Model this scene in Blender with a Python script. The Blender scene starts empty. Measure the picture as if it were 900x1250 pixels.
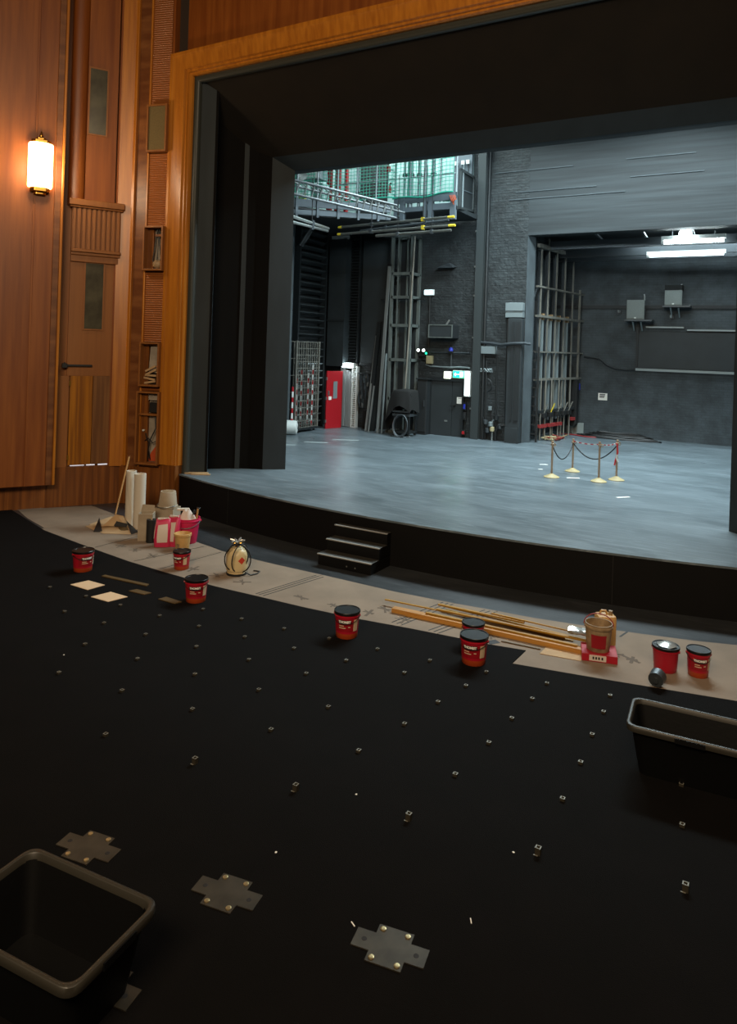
import bpy, bmesh, math, random
from mathutils import Vector, Matrix
random.seed(7)
SC = bpy.context.scene
COL = SC.collection
PI = math.pi

# ------------------------------------------------------------------ camera geometry (used to read sizes off real planes)
CH = 3.4; FPX = 880.0; ROLL = 0.033; YAW = math.radians(30)
cr, sr = math.cos(ROLL), math.sin(ROLL)
FW = Vector((-math.sin(YAW), math.cos(YAW), 0)); RT = Vector((math.cos(YAW), math.sin(YAW), 0))
def ray(u, v):
    du, dv = u-450, v-425
    a = (du*cr+dv*sr)/FPX; b = (-du*sr+dv*cr)/FPX
    return FW+RT*a+Vector((0, 0, -b))
def G(u, v, z=0.0):
    d = ray(u, v); t = (z-CH)/d.z
    return Vector((d.x*t, d.y*t, z))
def PY(u, v, y):
    d = ray(u, v); t = y/d.y
    return d.x*t, CH+d.z*t
def PX(u, v, x):
    d = ray(u, v); t = x/d.x
    return d.y*t, CH+d.z*t
def AT(u, v, t):
    d = ray(u, v); return Vector((d.x*t, d.y*t, CH+d.z*t))
class Frame:
    """a vertical wall: s runs along it, o stands out of it towards the house, z up"""
    def __init__(self, p, q):
        self.p = Vector((p.x, p.y, 0)); d = Vector((q.x-p.x, q.y-p.y, 0)); self.len = d.length; self.d = d/d.length
        self.n = Vector((self.d.y, -self.d.x, 0))
    def sz(self, u, v, o=0.0):
        r = ray(u, v); p = self.p+self.n*o
        t = p.dot(self.n)/r.dot(self.n)
        h = Vector((r.x*t, r.y*t, 0))-self.p
        return h.dot(self.d), CH+r.z*t
    def w(self, s, o, z): 
        q = self.p+self.d*s+self.n*o
        return Vector((q.x, q.y, z))
    @property
    def rz(self): return math.atan2(self.d.y, self.d.x)
    @property
    def mat(self):      # local x along the wall, local -y out of it
        return Matrix.Translation(self.p) @ Matrix.Rotation(self.rz, 4, 'Z')

# ------------------------------------------------------------------ materials
def hexc(h):
    h = h.lstrip('#'); out = []
    for i in (0, 2, 4):
        c = int(h[i:i+2], 16)/255
        out.append(c/12.92 if c <= .04045 else ((c+.055)/1.055)**2.4)
    return tuple(out)+(1,)
MATS = {}
def mat(name, col, rough=.6, metal=0, var=.0, scale=(6, 6, 6), col2=None, bump=0, bscale=None, emit=None, estr=0, detail=4, spec=.5, contrast=(.3, .7), alpha=1, trans=0):
    m = bpy.data.materials.new(name); m.use_nodes = True
    nt = m.node_tree; bs = nt.nodes['Principled BSDF']
    c = hexc(col) if isinstance(col, str) else col
    bs.inputs['Base Color'].default_value = c
    bs.inputs['Roughness'].default_value = rough; bs.inputs['Metallic'].default_value = metal
    bs.inputs['Specular IOR Level'].default_value = spec
    if trans: bs.inputs['Transmission Weight'].default_value = trans
    if alpha < 1: bs.inputs['Alpha'].default_value = alpha
    if emit:
        bs.inputs['Emission Color'].default_value = hexc(emit); bs.inputs['Emission Strength'].default_value = estr
    if col2 or bump:
        tc = nt.nodes.new('ShaderNodeTexCoord'); mp = nt.nodes.new('ShaderNodeMapping')
        mp.inputs['Scale'].default_value = scale
        nt.links.new(tc.outputs['Object'], mp.inputs['Vector'])
        nz = nt.nodes.new('ShaderNodeTexNoise'); nz.inputs['Scale'].default_value = 1; nz.inputs['Detail'].default_value = detail
        nt.links.new(mp.outputs['Vector'], nz.inputs['Vector'])
        if col2:
            r = nt.nodes.new('ShaderNodeValToRGB')
            r.color_ramp.elements[0].position = contrast[0]; r.color_ramp.elements[1].position = contrast[1]
            r.color_ramp.elements[0].color = c; r.color_ramp.elements[1].color = hexc(col2)
            nt.links.new(nz.outputs['Fac'], r.inputs['Fac']); nt.links.new(r.outputs['Color'], bs.inputs['Base Color'])
        if bump:
            b = nt.nodes.new('ShaderNodeBump'); b.inputs['Strength'].default_value = bump; b.inputs['Distance'].default_value = .02
            src = nz
            if bscale:
                mp2 = nt.nodes.new('ShaderNodeMapping'); mp2.inputs['Scale'].default_value = bscale
                nt.links.new(tc.outputs['Object'], mp2.inputs['Vector'])
                src = nt.nodes.new('ShaderNodeTexNoise'); src.inputs['Scale'].default_value = 1
                nt.links.new(mp2.outputs['Vector'], src.inputs['Vector'])
            nt.links.new(src.outputs['Fac'], b.inputs['Height']); nt.links.new(b.outputs['Normal'], bs.inputs['Normal'])
    MATS[name] = m
    return m

def brick_mat(name, c1, c2, cm, bump=.6):
    m = mat(name, c1, .7)
    nt = m.node_tree; bs = nt.nodes['Principled BSDF']
    tc = nt.nodes.new('ShaderNodeTexCoord'); sep = nt.nodes.new('ShaderNodeSeparateXYZ'); cb = nt.nodes.new('ShaderNodeCombineXYZ')
    ad = nt.nodes.new('ShaderNodeMath'); ad.operation = 'ADD'
    nt.links.new(tc.outputs['Object'], sep.inputs[0]); nt.links.new(sep.outputs['X'], ad.inputs[0]); nt.links.new(sep.outputs['Y'], ad.inputs[1])
    nt.links.new(ad.outputs[0], cb.inputs['X']); nt.links.new(sep.outputs['Z'], cb.inputs['Y'])
    br = nt.nodes.new('ShaderNodeTexBrick'); br.inputs['Scale'].default_value = 1
    br.inputs['Brick Width'].default_value = .24; br.inputs['Row Height'].default_value = .085; br.inputs['Mortar Size'].default_value = .008
    br.inputs['Color1'].default_value = hexc(c1); br.inputs['Color2'].default_value = hexc(c2); br.inputs['Mortar'].default_value = hexc(cm)
    nt.links.new(cb.outputs[0], br.inputs['Vector'])
    nz = nt.nodes.new('ShaderNodeTexNoise'); nz.inputs['Scale'].default_value = 2.2; nz.inputs['Detail'].default_value = 6
    nt.links.new(tc.outputs['Object'], nz.inputs['Vector'])
    mx = nt.nodes.new('ShaderNodeMixRGB'); mx.blend_type = 'MULTIPLY'; mx.inputs[0].default_value = .55
    rp = nt.nodes.new('ShaderNodeValToRGB'); rp.color_ramp.elements[0].position = .35; rp.color_ramp.elements[1].position = .62
    rp.color_ramp.elements[0].color = (.35, .35, .35, 1); rp.color_ramp.elements[1].color = (1.2, 1.2, 1.2, 1)
    nt.links.new(nz.outputs['Fac'], rp.inputs[0]); nt.links.new(br.outputs['Color'], mx.inputs[1]); nt.links.new(rp.outputs[0], mx.inputs[2])
    nt.links.new(mx.outputs[0], bs.inputs['Base Color'])
    # relief: mortar joints and lumpy paint
    sub = nt.nodes.new('ShaderNodeMath'); sub.operation = 'SUBTRACT'
    nz2 = nt.nodes.new('ShaderNodeTexNoise'); nz2.inputs['Scale'].default_value = 9; nt.links.new(tc.outputs['Object'], nz2.inputs['Vector'])
    nt.links.new(nz2.outputs['Fac'], sub.inputs[0]); nt.links.new(br.outputs['Fac'], sub.inputs[1])
    b = nt.nodes.new('ShaderNodeBump'); b.inputs['Strength'].default_value = bump; b.inputs['Distance'].default_value = .03
    nt.links.new(sub.outputs[0], b.inputs['Height']); nt.links.new(b.outputs['Normal'], bs.inputs['Normal'])
    return m

def wave_bump(m, direction, scale, strength=.5, dist=.01, dark=None):
    nt = m.node_tree; bs = nt.nodes['Principled BSDF']
    tc = nt.nodes.new('ShaderNodeTexCoord'); wv = nt.nodes.new('ShaderNodeTexWave')
    wv.bands_direction = direction; wv.inputs['Scale'].default_value = scale; wv.inputs['Distortion'].default_value = 0
    nt.links.new(tc.outputs['Object'], wv.inputs['Vector'])
    b = nt.nodes.new('ShaderNodeBump'); b.inputs['Strength'].default_value = strength; b.inputs['Distance'].default_value = dist
    nt.links.new(wv.outputs['Fac'], b.inputs['Height']); nt.links.new(b.outputs['Normal'], bs.inputs['Normal'])

# timber of the auditorium
mat('wood', '#8e501d', .42, col2='#733a12', scale=(9, 9, .55), bump=.05)
mat('wood_gold', '#bb7623', .34, col2='#9c5b18', scale=(14, 14, .7))
mat('wood_dark', '#64381a', .42, col2='#80502a', scale=(1.2, 1.2, 5), contrast=(.4, .65))
mat('wood_dado', '#8a5220', .42, col2='#683a14', scale=(16, 16, .5), contrast=(.35, .6))
mat('wood_door', '#925c2b', .45, col2='#824f22', scale=(12, 12, .5))
mat('veneer_yellow', '#a8690c', .4, col2='#7f4a08', scale=(14, 14, .45), contrast=(.38, .6))
mat('veneer_brown', '#85582c', .45, col2='#6a4320', scale=(14, 14, .45), contrast=(.38, .6))
g = mat('wood_ribbed', '#9a5a2c', .32); wave_bump(g, 'Z', 7, 1.0, .02)
mat('brass', '#c79a4a', .3, 1)
mat('speaker_cloth', '#6c5c38', .9, col2='#5f5030', scale=(40, 40, 40))
mat('dusty_glass', '#5c5848', .2, col2='#35322a', scale=(2.5, 2.5, 2.2), spec=.6)
mat('lamp_glass', '#ffe0a8', .3, emit='#ffc987', estr=13)
mat('gap_light', '#ffffff', .5, emit='#eef3ff', estr=.7)
mat('plaster_grey', '#a59a8a', .8, col2='#857a6c', scale=(5, 5, 5))
mat('box_void', '#2e2015', .8)
mat('cable_black', '#121212', .5)
mat('orange_stain', '#b5491c', .7)
# black scenery
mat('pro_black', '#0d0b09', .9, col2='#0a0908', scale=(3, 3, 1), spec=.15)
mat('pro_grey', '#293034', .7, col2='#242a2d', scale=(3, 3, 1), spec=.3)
mat('header_black', '#1f1a14', .8, col2='#1a1611', scale=(2, 2, 2), spec=.2)
mat('pro_bead', '#34352f', .45)
mat('riser_black', '#070707', .7, col2='#0a0909', scale=(2, 2, 2), spec=.2)
mat('step_black', '#080808', .55, spec=.25)
mat('step_edge', '#8c8a85', .45)
mat('step_tread', '#2b2925', .5, col2='#3a3833', scale=(9, 30, 9))
mat('carpet_black', '#050403', .95, col2='#080605', scale=(3, 3, 3), spec=.12, bump=.25, bscale=(160, 160, 160))
mat('sheet_paper', '#766757', .85, col2='#897866', scale=(1.6, 1.6, 1.6), detail=6)
mat('sheet_mark', '#5c4f42', .85)
mat('bar_steel', '#5a5c58', .45, .5)
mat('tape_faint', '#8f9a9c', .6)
mat('joint_black', '#14120f', .7)

def stage_floor_mat(name, c1, c2, c3, rough):
    m = mat(name, c1, rough, spec=.5)
    nt = m.node_tree; bs = nt.nodes['Principled BSDF']
    tc = nt.nodes.new('ShaderNodeTexCoord')
    def noise(scale, det, dist=0):
        mp = nt.nodes.new('ShaderNodeMapping'); mp.inputs['Scale'].default_value = scale
        mp.inputs['Rotation'].default_value = (0, 0, .5)
        nt.links.new(tc.outputs['Object'], mp.inputs['Vector'])
        n = nt.nodes.new('ShaderNodeTexNoise'); n.inputs['Scale'].default_value = 1; n.inputs['Detail'].default_value = det; n.inputs['Distortion'].default_value = dist
        nt.links.new(mp.outputs['Vector'], n.inputs['Vector']); return n
    n1 = noise((.5, .9, 1), 8, .8); n2 = noise((1.1, 12, 1), 9, 2.0)
    r1 = nt.nodes.new('ShaderNodeValToRGB'); r1.color_ramp.elements[0].position = .34; r1.color_ramp.elements[1].position = .66
    r1.color_ramp.elements[0].color = hexc(c1); r1.color_ramp.elements[1].color = hexc(c2)
    nt.links.new(n1.outputs['Fac'], r1.inputs[0])
    r2 = nt.nodes.new('ShaderNodeValToRGB'); r2.color_ramp.elements[0].position = .5; r2.color_ramp.elements[1].position = .85
    r2.color_ramp.elements[0].color = (0, 0, 0, 1); r2.color_ramp.elements[1].color = (1, 1, 1, 1)
    nt.links.new(n2.outputs['Fac'], r2.inputs[0])
    mx = nt.nodes.new('ShaderNodeMixRGB'); nt.links.new(r2.outputs[0], mx.inputs[0]); nt.links.new(r1.outputs[0], mx.inputs[1]); mx.inputs[2].default_value = hexc(c3)
    nt.links.new(mx.outputs[0], bs.inputs['Base Color'])
    rr = nt.nodes.new('ShaderNodeMapRange'); rr.inputs['To Min'].default_value = rough-.12; rr.inputs['To Max'].default_value = rough+.14
    nt.links.new(n1.outputs['Fac'], rr.inputs['Value']); nt.links.new(rr.outputs[0], bs.inputs['Roughness'])
    b = nt.nodes.new('ShaderNodeBump'); b.inputs['Strength'].default_value = .08; b.inputs['Distance'].default_value = .02
    nt.links.new(n2.outputs['Fac'], b.inputs['Height']); nt.links.new(b.outputs['Normal'], bs.inputs['Normal'])
    return m
stage_floor_mat('stage_paint', '#505a5f', '#606b71', '#87929a', .32)
stage_floor_mat('lino', '#26282a', '#35383b', '#44474a', .36)
# stage house
brick_mat('brick_black', '#292e30', '#313739', '#202426', 1.0)
brick_mat('brick_soft', '#3a4246', '#3f474b', '#363d41', .3)
def lintel_mat():
    m = mat('shuttered', '#454d51', .65)
    nt = m.node_tree; bs = nt.nodes['Principled BSDF']
    tc = nt.nodes.new('ShaderNodeTexCoord'); mp = nt.nodes.new('ShaderNodeMapping'); mp.inputs['Scale'].default_value = (.3, .3, 7)
    nt.links.new(tc.outputs['Object'], mp.inputs[0])
    n = nt.nodes.new('ShaderNodeTexNoise'); n.inputs['Scale'].default_value = 1; n.inputs['Detail'].default_value = 7
    nt.links.new(mp.outputs[0], n.inputs['Vector'])
    r = nt.nodes.new('ShaderNodeValToRGB'); r.color_ramp.elements[0].position = .3; r.color_ramp.elements[1].position = .72
    r.color_ramp.elements[0].color = hexc('#1a1f21'); r.color_ramp.elements[1].color = hexc('#31383b')
    nt.links.new(n.outputs['Fac'], r.inputs[0]); nt.links.new(r.outputs[0], bs.inputs['Base Color'])
    b = nt.nodes.new('ShaderNodeBump'); b.inputs['Strength'].default_value = .3; b.inputs['Distance'].default_value = .03
    nt.links.new(n.outputs['Fac'], b.inputs['Height']); nt.links.new(b.outputs['Normal'], bs.inputs['Normal'])
lintel_mat()
mat('pier_paint', '#4a5357', .6, col2='#3c4347', scale=(4, 4, 2), bump=.3)
mat('dark_steel', '#24282a', .5, .3)
mat('mid_paint', '#343a3b', .5)
mat('mid_steel', '#4a5054', .45, .5)
mat('steel', '#8b8f8d', .4, .7)
mat('bright_steel', '#b9bdbb', .35, .8)
mat('rail_steel', '#67665f', .5, .3, col2='#86847c', scale=(8, 8, 2))
mat('panel_black', '#1d2123', .6)
mat('panel_slate', '#2b3134', .6, col2='#23292b', scale=(2, 2, 2))
mat('slat', '#2f3436', .42)
mat('gallery_grey', '#566067', .6)
mat('gallery_wall', '#a3bbba', .8, col2='#7f9897', scale=(1, 1, 2))
mat('tower_paint', '#4f5654', .55, col2='#636a67', scale=(6, 6, 2))
mat('truss_metal', '#5d6264', .4, .6)
mat('net_green', '#1f8f78', .6)
mat('red_paint', '#a3161f', .45)
mat('red_dull', '#8e2a2a', .6)
mat('white_paint', '#d8dcd9', .5)
mat('white_paper', '#e8e6df', .8)
mat('aluminium', '#c4c9ca', .35, .6)
mat('galvanised', '#8a9699', .45, .4)
mat('yellow', '#c9b02c', .5)
mat('blue', '#2536a8', .5)
mat('green_glow', '#19c58a', .4, emit='#22e0a0', estr=2.2)
mat('sign_glow', '#f3ffe6', .4, emit='#f2ffe0', estr=3)
mat('white_glow', '#ffffff', .4, emit='#e6fbff', estr=2.6)
mat('tube_glow', '#ffffff', .4, emit='#e8fbff', estr=22)
mat('bulk_glow', '#ffffff', .4, emit='#c4f4ff', estr=1.3)
mat('led_glow', '#ffffff', .4, emit='#f4fffa', estr=5)
mat('speaker_grey', '#7d8583', .7, col2='#6f7674', scale=(60, 60, 60))
mat('cloth_black', '#131414', .9)
mat('rubber', '#161717', .6)
mat('beige', '#a99f7c', .6)
mat('gold_post', '#a3907a', .4, .25)
mat('base_cream', '#a5966a', .5)
mat('tape_red', '#c32f36', .5)
mat('cardboard', '#a99a84', .8, col2='#94846d', scale=(5, 5, 5))
# things on the auditorium floor
mat('tub_red', '#a31527', .38)
mat('tub_orange', '#a03c18', .42)
mat('tub_black', '#111111', .3)
mat('label_red', '#8e0f1b', .45)
mat('label_cream', '#c7ae8e', .5)
mat('ink_white', '#e9e4dc', .6)
mat('ink_black', '#121212', .6)
mat('foil', '#c9c9c4', .25, .7)
mat('pink', '#c41d4f', .45)
mat('bag_pink', '#c22a50', .5)
mat('bag_white', '#cfc0b4', .6)
mat('cream_plastic', '#c79f62', .5, col2='#b98f55', scale=(9, 9, 9))
mat('cream_dirty', '#9d8564', .6, col2='#7a6246', scale=(14, 14, 14))
mat('can_cream', '#cfb98a', .4)
mat('roll_white', '#c9bfae', .7)
mat('pvc_white', '#cfd5d2', .4)
mat('stick', '#b98d58', .6)
mat('scrap', '#a88862', .8, col2='#b89a72', scale=(5, 5, 5))
mat('scrap_dark', '#171412', .7)
mat('tile_cream', '#d6b691', .7)
mat('timber', '#9c6b2c', .5, col2='#b88238', scale=(1.5, 14, 14))
mat('timber_gold', '#b08428', .4, col2='#8f6618', scale=(1.5, 18, 18))
mat('timber_dark', '#4a3818', .6, col2='#5a4420', scale=(3, 3, 3))
mat('socket_steel', '#77746a', .55, .4)
mat('socket_side', '#4a4438', .5, .6)
mat('plate_steel', '#4c463b', .5, .5, col2='#39342b', scale=(7, 7, 7))
mat('bolt_brass', '#b9a67c', .35, .8)
mat('tub_plastic', '#070707', .55, spec=.25, bump=.05, scale=(30, 30, 30))
mat('tub_rim', '#302d26', .45)
mat('diamond_red', '#c0391f', .5)
mat('skirt', '#d8ccb4', .6)

# ------------------------------------------------------------------ mesh builder
class MB:
    def __init__(s, M=None): s.v = []; s.f = []; s.M = M
    def add(s, vs, fs):
        k = len(s.v)
        for p in vs:
            p = Vector(p)
            s.v.append(tuple(s.M @ p) if s.M else tuple(p))
        s.f += [tuple(i+k for i in f) for f in fs]; return s
    def box(s, x0, x1, y0, y1, z0, z1):
        x0, x1 = min(x0, x1), max(x0, x1); y0, y1 = min(y0, y1), max(y0, y1); z0, z1 = min(z0, z1), max(z0, z1)
        return s.add([(x0, y0, z0), (x1, y0, z0), (x1, y1, z0), (x0, y1, z0), (x0, y0, z1), (x1, y0, z1), (x1, y1, z1), (x0, y1, z1)],
                     [(0, 3, 2, 1), (4, 5, 6, 7), (0, 1, 5, 4), (1, 2, 6, 5), (2, 3, 7, 6), (3, 0, 4, 7)])
    def cbox(s, c, size, R=None):
        a, b, d = size[0]/2, size[1]/2, size[2]/2; c = Vector(c)
        vs = [Vector(p) for p in ((-a, -b, -d), (a, -b, -d), (a, b, -d), (-a, b, -d), (-a, -b, d), (a, -b, d), (a, b, d), (-a, b, d))]
        if R is not None: vs = [R @ p for p in vs]
        return s.add([c+p for p in vs], [(0, 3, 2, 1), (4, 5, 6, 7), (0, 1, 5, 4), (1, 2, 6, 5), (2, 3, 7, 6), (3, 0, 4, 7)])
    def bar(s, p, q, w, h=None):
        p, q = Vector(p), Vector(q); h = h or w; d = (q-p).normalized()
        up = Vector((0, 0, 1)) if abs(d.z) < .95 else Vector((0, 1, 0))
        a = d.cross(up).normalized()*w/2; b = a.cross(d).normalized()*h/2
        vs = [p-a-b, p+a-b, p+a+b, p-a+b, q-a-b, q+a-b, q+a+b, q-a+b]
        return s.add(vs, [(0, 1, 2, 3), (7, 6, 5, 4), (1, 0, 4, 5), (2, 1, 5, 6), (3, 2, 6, 7), (0, 3, 7, 4)])
    def tube(s, pts, r, n=8, closed=False, caps=True):
        pts = [Vector(p) for p in pts]; m = len(pts); vs = []; fs = []
        prev = None
        for i, p in enumerate(pts):
            if closed: d = pts[(i+1) % m]-pts[i-1]
            else: d = pts[min(i+1, m-1)]-pts[max(i-1, 0)]
            d = d.normalized() if d.length > 1e-9 else Vector((0, 0, 1))
            if prev is None:
                up = Vector((0, 0, 1)) if abs(d.z) < .9 else Vector((1, 0, 0)); a = d.cross(up).normalized()
            else:
                a = (prev-d*prev.dot(d)); a = a.normalized() if a.length > 1e-6 else d.orthogonal().normalized()
            prev = a; b = d.cross(a); ri = r[i] if isinstance(r, (list, tuple)) else r
            for k in range(n):
                t = 2*PI*k/n; vs.append(p+(a*math.cos(t)+b*math.sin(t))*ri)
        for i in range(m if closed else m-1):
            for k in range(n):
                j = (i+1) % m
                fs.append((i*n+k, i*n+(k+1) % n, j*n+(k+1) % n, j*n+k))
        if caps and not closed: fs += [tuple(range(n))[::-1], tuple((m-1)*n+k for k in range(n))]
        return s.add(vs, fs)
    def lathe(s, prof, n=24, c=(0, 0, 0), a0=0, a1=2*PI, cap=True):
        c = Vector(c); full = abs(a1-a0-2*PI) < 1e-6; m = n if full else n+1; vs = []; fs = []
        for r, z in prof:
            for k in range(m):
                t = a0+(a1-a0)*k/n; vs.append(c+Vector((r*math.cos(t), r*math.sin(t), z)))
        for i in range(len(prof)-1):
            for k in range(n):
                j = (k+1) % m
                fs.append((i*m+k, i*m+j, (i+1)*m+j, (i+1)*m+k))
        if cap and full:
            if prof[0][0] > 1e-4: fs.append(tuple(range(m))[::-1])
            if prof[-1][0] > 1e-4: fs.append(tuple((len(prof)-1)*m+k for k in range(m)))
        return s.add(vs, fs)
    def prism(s, poly, z0, z1):
        n = len(poly); ar = sum(poly[i][0]*poly[(i+1) % n][1]-poly[(i+1) % n][0]*poly[i][1] for i in range(n))
        if ar < 0: poly = poly[::-1]
        vs = [(p[0], p[1], z0) for p in poly]+[(p[0], p[1], z1) for p in poly]
        fs = [tuple(range(n))[::-1], tuple(range(n, 2*n))]+[(i, (i+1) % n, n+(i+1) % n, n+i) for i in range(n)]
        return s.add(vs, fs)
    def loft(s, rings, closed=True, caps=True):
        n = len(rings[0]); vs = [p for r in rings for p in r]; fs = []
        for i in range(len(rings)-1):
            for k in range(n if closed else n-1):
                fs.append((i*n+k, i*n+(k+1) % n, (i+1)*n+(k+1) % n, (i+1)*n+k))
        if caps: fs += [tuple(range(n))[::-1], tuple((len(rings)-1)*n+k for k in range(n))]
        return s.add(vs, fs)
    def sphere(s, c, r, n=12, m=8, sc=(1, 1, 1)):
        prof = [(max(1e-5, math.sin(PI*i/m))*r, -math.cos(PI*i/m)*r) for i in range(m+1)]
        vs = []; fs = []
        for pr, z in prof:
            for k in range(n):
                t = 2*PI*k/n; vs.append((c[0]+pr*math.cos(t)*sc[0], c[1]+pr*math.sin(t)*sc[1], c[2]+z*sc[2]))
        for i in range(m):
            for k in range(n): fs.append((i*n+k, i*n+(k+1) % n, (i+1)*n+(k+1) % n, (i+1)*n+k))
        return s.add(vs, fs)
    def build(s, name, material, parent=None, smooth=False, bevel=0, kind=None, label=None, angle=40):
        me = bpy.data.meshes.new(name); me.from_pydata(s.v, [], s.f); me.validate(); me.update()
        bm = bmesh.new(); bm.from_mesh(me); bmesh.ops.recalc_face_normals(bm, faces=bm.faces); bm.to_mesh(me); bm.free()
        me.materials.append(MATS[material])
        if smooth:
            me.polygons.foreach_set('use_smooth', [True]*len(me.polygons)); me.set_sharp_from_angle(angle=math.radians(angle))
        o = bpy.data.objects.new(name, me); COL.objects.link(o)
        if parent: o.parent = parent
        if bevel:
            b = o.modifiers.new('bevel', 'BEVEL'); b.width = bevel; b.segments = 2; b.limit_method = 'ANGLE'
        if kind: o['kind'] = kind
        if label: o['label'] = label
        return o
def struct(mb, name, material, **k): return mb.build(name, material, kind='structure', **k)
def tag(o, label, cat, group=None):
    o['label'] = label; o['category'] = cat
    if group: o['group'] = group
    return o
def thing(name, label, cat, loc=(0, 0, 0), rz=0, group=None):
    o = bpy.data.objects.new(name, None); COL.objects.link(o); o.empty_display_size = .1
    o.location = loc; o.rotation_euler = (0, 0, rz)
    return tag(o, label, cat, group)
def dup(root, loc, rz=0, label=None, group=None):
    r = root.copy(); COL.objects.link(r); r.location = loc; r.rotation_euler = (0, 0, rz)
    if label: r['label'] = label
    if group: r['group'] = group
    for ch in list(root.children):
        c = ch.copy(); COL.objects.link(c); c.parent = r
        for g in list(ch.children):
            d = g.copy(); COL.objects.link(d); d.parent = c
    return r
def text_mb(body, size, bold=.0):
    cu = bpy.data.curves.new('lettering', 'FONT'); cu.body = body; cu.size = size; cu.align_x = 'CENTER'; cu.align_y = 'CENTER'; cu.offset = bold
    cu.resolution_u = 2
    o = bpy.data.objects.new('lettering_source', cu); COL.objects.link(o)
    dg = bpy.context.evaluated_depsgraph_get(); me = bpy.data.meshes.new_from_object(o.evaluated_get(dg))
    vs = [v.co.copy() for v in me.vertices]; fs = [tuple(p.vertices) for p in me.polygons]
    bpy.data.objects.remove(o); bpy.data.curves.remove(cu); bpy.data.meshes.remove(me)
    return vs, fs
def face_cam(p): return math.atan2(-p[1], -p[0])      # bearing from a point to the viewing stand
ZS = .71                                               # stage height

# ================================================================== SETTING : auditorium floor
struct(MB().box(-19, 9, -3, 12.5, -.2, 0), 'floor', 'lino')

lino_edge_px = [(116, 616), (143, 629), (255, 667), (271, 673), (302, 681), (330, 688), (397, 703), (483, 723), (555, 737), (600, 745), (650, 754.5), (718, 765), (781, 774), (850, 783)]
carpet_edge_px = [(54, 648), (108, 668.5), (157, 686), (203, 700), (264, 717), (307, 727), (370, 742), (440, 757), (500, 768), (560, 780), (593, 787), (642, 795), (625, 811), (700, 824), (753, 833), (850, 849)]
LE = [G(*p) for p in lino_edge_px]; CE = [G(*p) for p in carpet_edge_px]
LE.append(Vector((.6, 10.05, 0))); LE.append(Vector((2.2, 10.6, 0)))
CE.append(Vector((.8, 8.35, 0))); CE.append(Vector((3.2, 9.0, 0)))
CE.insert(0, Vector((-13.4, 8.9, 0)))
poly = [(p.x, p.y) for p in CE]+[(9, 9), (9, -3), (-19, -3), (-19, 8.9)]
struct(MB().prism(poly, 0.0, .012), 'carpet', 'carpet_black')

# ================================================================== SETTING : stage platform
def edge_y(x): return 10.02+(x+5)**2/38.0
xs = [-10.72+i*(11.44/40) for i in range(41)]
front = [(x, edge_y(x)) for x in xs]
body = front+[(.72, 11.6), (8, 11.6), (8, 27), (-17, 27), (-17, 11.6), (-10.72, 11.6)]
struct(MB().prism(body, -.1, ZS-.03), 'stage_platform', 'riser_black')
top = [(x, y-.015) for x, y in front]+[(.72, 11.6), (8, 11.6), (8, 27), (-17, 27), (-17, 11.6), (-10.72, 11.6)]
struct(MB().prism(top, ZS-.03, ZS), 'stage_floor', 'stage_paint')
# trims at seams of the riser
for k, x in enumerate((-8.95, -1.95)):
    struct(MB().box(x-.004, x+.004, edge_y(x)-.006, edge_y(x)+.02, .01, ZS-.04), 'trim_%d' % (20+k), 'ink_black')

# ================================================================== SETTING : left wall of the auditorium
A = G(54, 620); C = G(148, 613); D = Vector((-10.60, 10.92, 0))
WL = Frame(A, C); WR = Frame(C, D)
ZT = 13.0
def WB(fr): return MB(fr.mat)        # local: x = s, y = -o, z
def wbox(mb, s0, s1, o0, o1, z0, z1): return mb.box(s0, s1, -o1, -o0, z0, z1)
zd = WL.sz(100, 569)[1]              # top of the dado below the door
zpb = WL.sz(68, 592, .3)[1]
s_pl = WL.sz(81, 150, .3)[0]         # right edge of the lamp pilaster
struct(wbox(WB(WL), -7, WL.len, -.5, -.12, 0, ZT), 'wall_left', 'wood')
struct(wbox(WB(WL), -7, s_pl-.1, -.12, .0, 0, zpb+.3), 'baseboard_left', 'wood_dado')
struct(wbox(WB(WL), s_pl-.1, WL.len+.02, -.12, .02, 0, zd), 'trim_1', 'wood_dado')
# lamp pilaster
s_b0 = WL.sz(66, 300, .3)[0]
struct(wbox(wbox(WB(WL), -7, s_b0-.02, 0, .28, zpb, ZT), s_b0-.4, s_b0-.36, .28, .295, zpb, ZT), 'wall_left_pilaster', 'wood', bevel=.01)
struct(wbox(WB(WL), s_b0-.02, s_pl-.05, -.12, .29, zpb, ZT), 'trim_2', 'wood_dark', bevel=.01)
struct(wbox(WB(WL), s_pl-.05, s_pl, -.12, .31, zpb, ZT), 'trim_3', 'wood_gold', bevel=.012)
# upper bay : rounded column panel, flat panel with groove
zpel_t = WL.sz(115, 254)[1]; zpel_b = WL.sz(115, 306)[1]; zdoor_t = WL.sz(115, 320)[1]
sa = WL.sz(86, 150)[0]; sb = WL.sz(107, 150)[0]; scn = WL.sz(143, 150)[0]; sg0 = WL.sz(157, 150)[0]
mb = WB(WL); ring = []
for z in (zpel_t, ZT):
    ring.append([(sa+(sb-sa)*(.5-.5*math.cos(PI*k/12)), .05-.11*math.sin(PI*k/12), z) for k in range(13)])
mb.loft(ring, closed=False, caps=False); struct(mb, 'wall_left_column', 'wood', smooth=True)
struct(wbox(WB(WL), sb-.01, scn, -.12, 0, zpel_t, ZT), 'wall_left_panel', 'wood')
struct(wbox(WB(WL), scn+.03, WL.len, -.12, .02, zd, ZT), 'wall_left_jamb', 'wood')
struct(wbox(WB(WL), s_pl, sb, -.12, -.06, zd, zpel_t), 'trim_4', 'wood_door')
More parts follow.
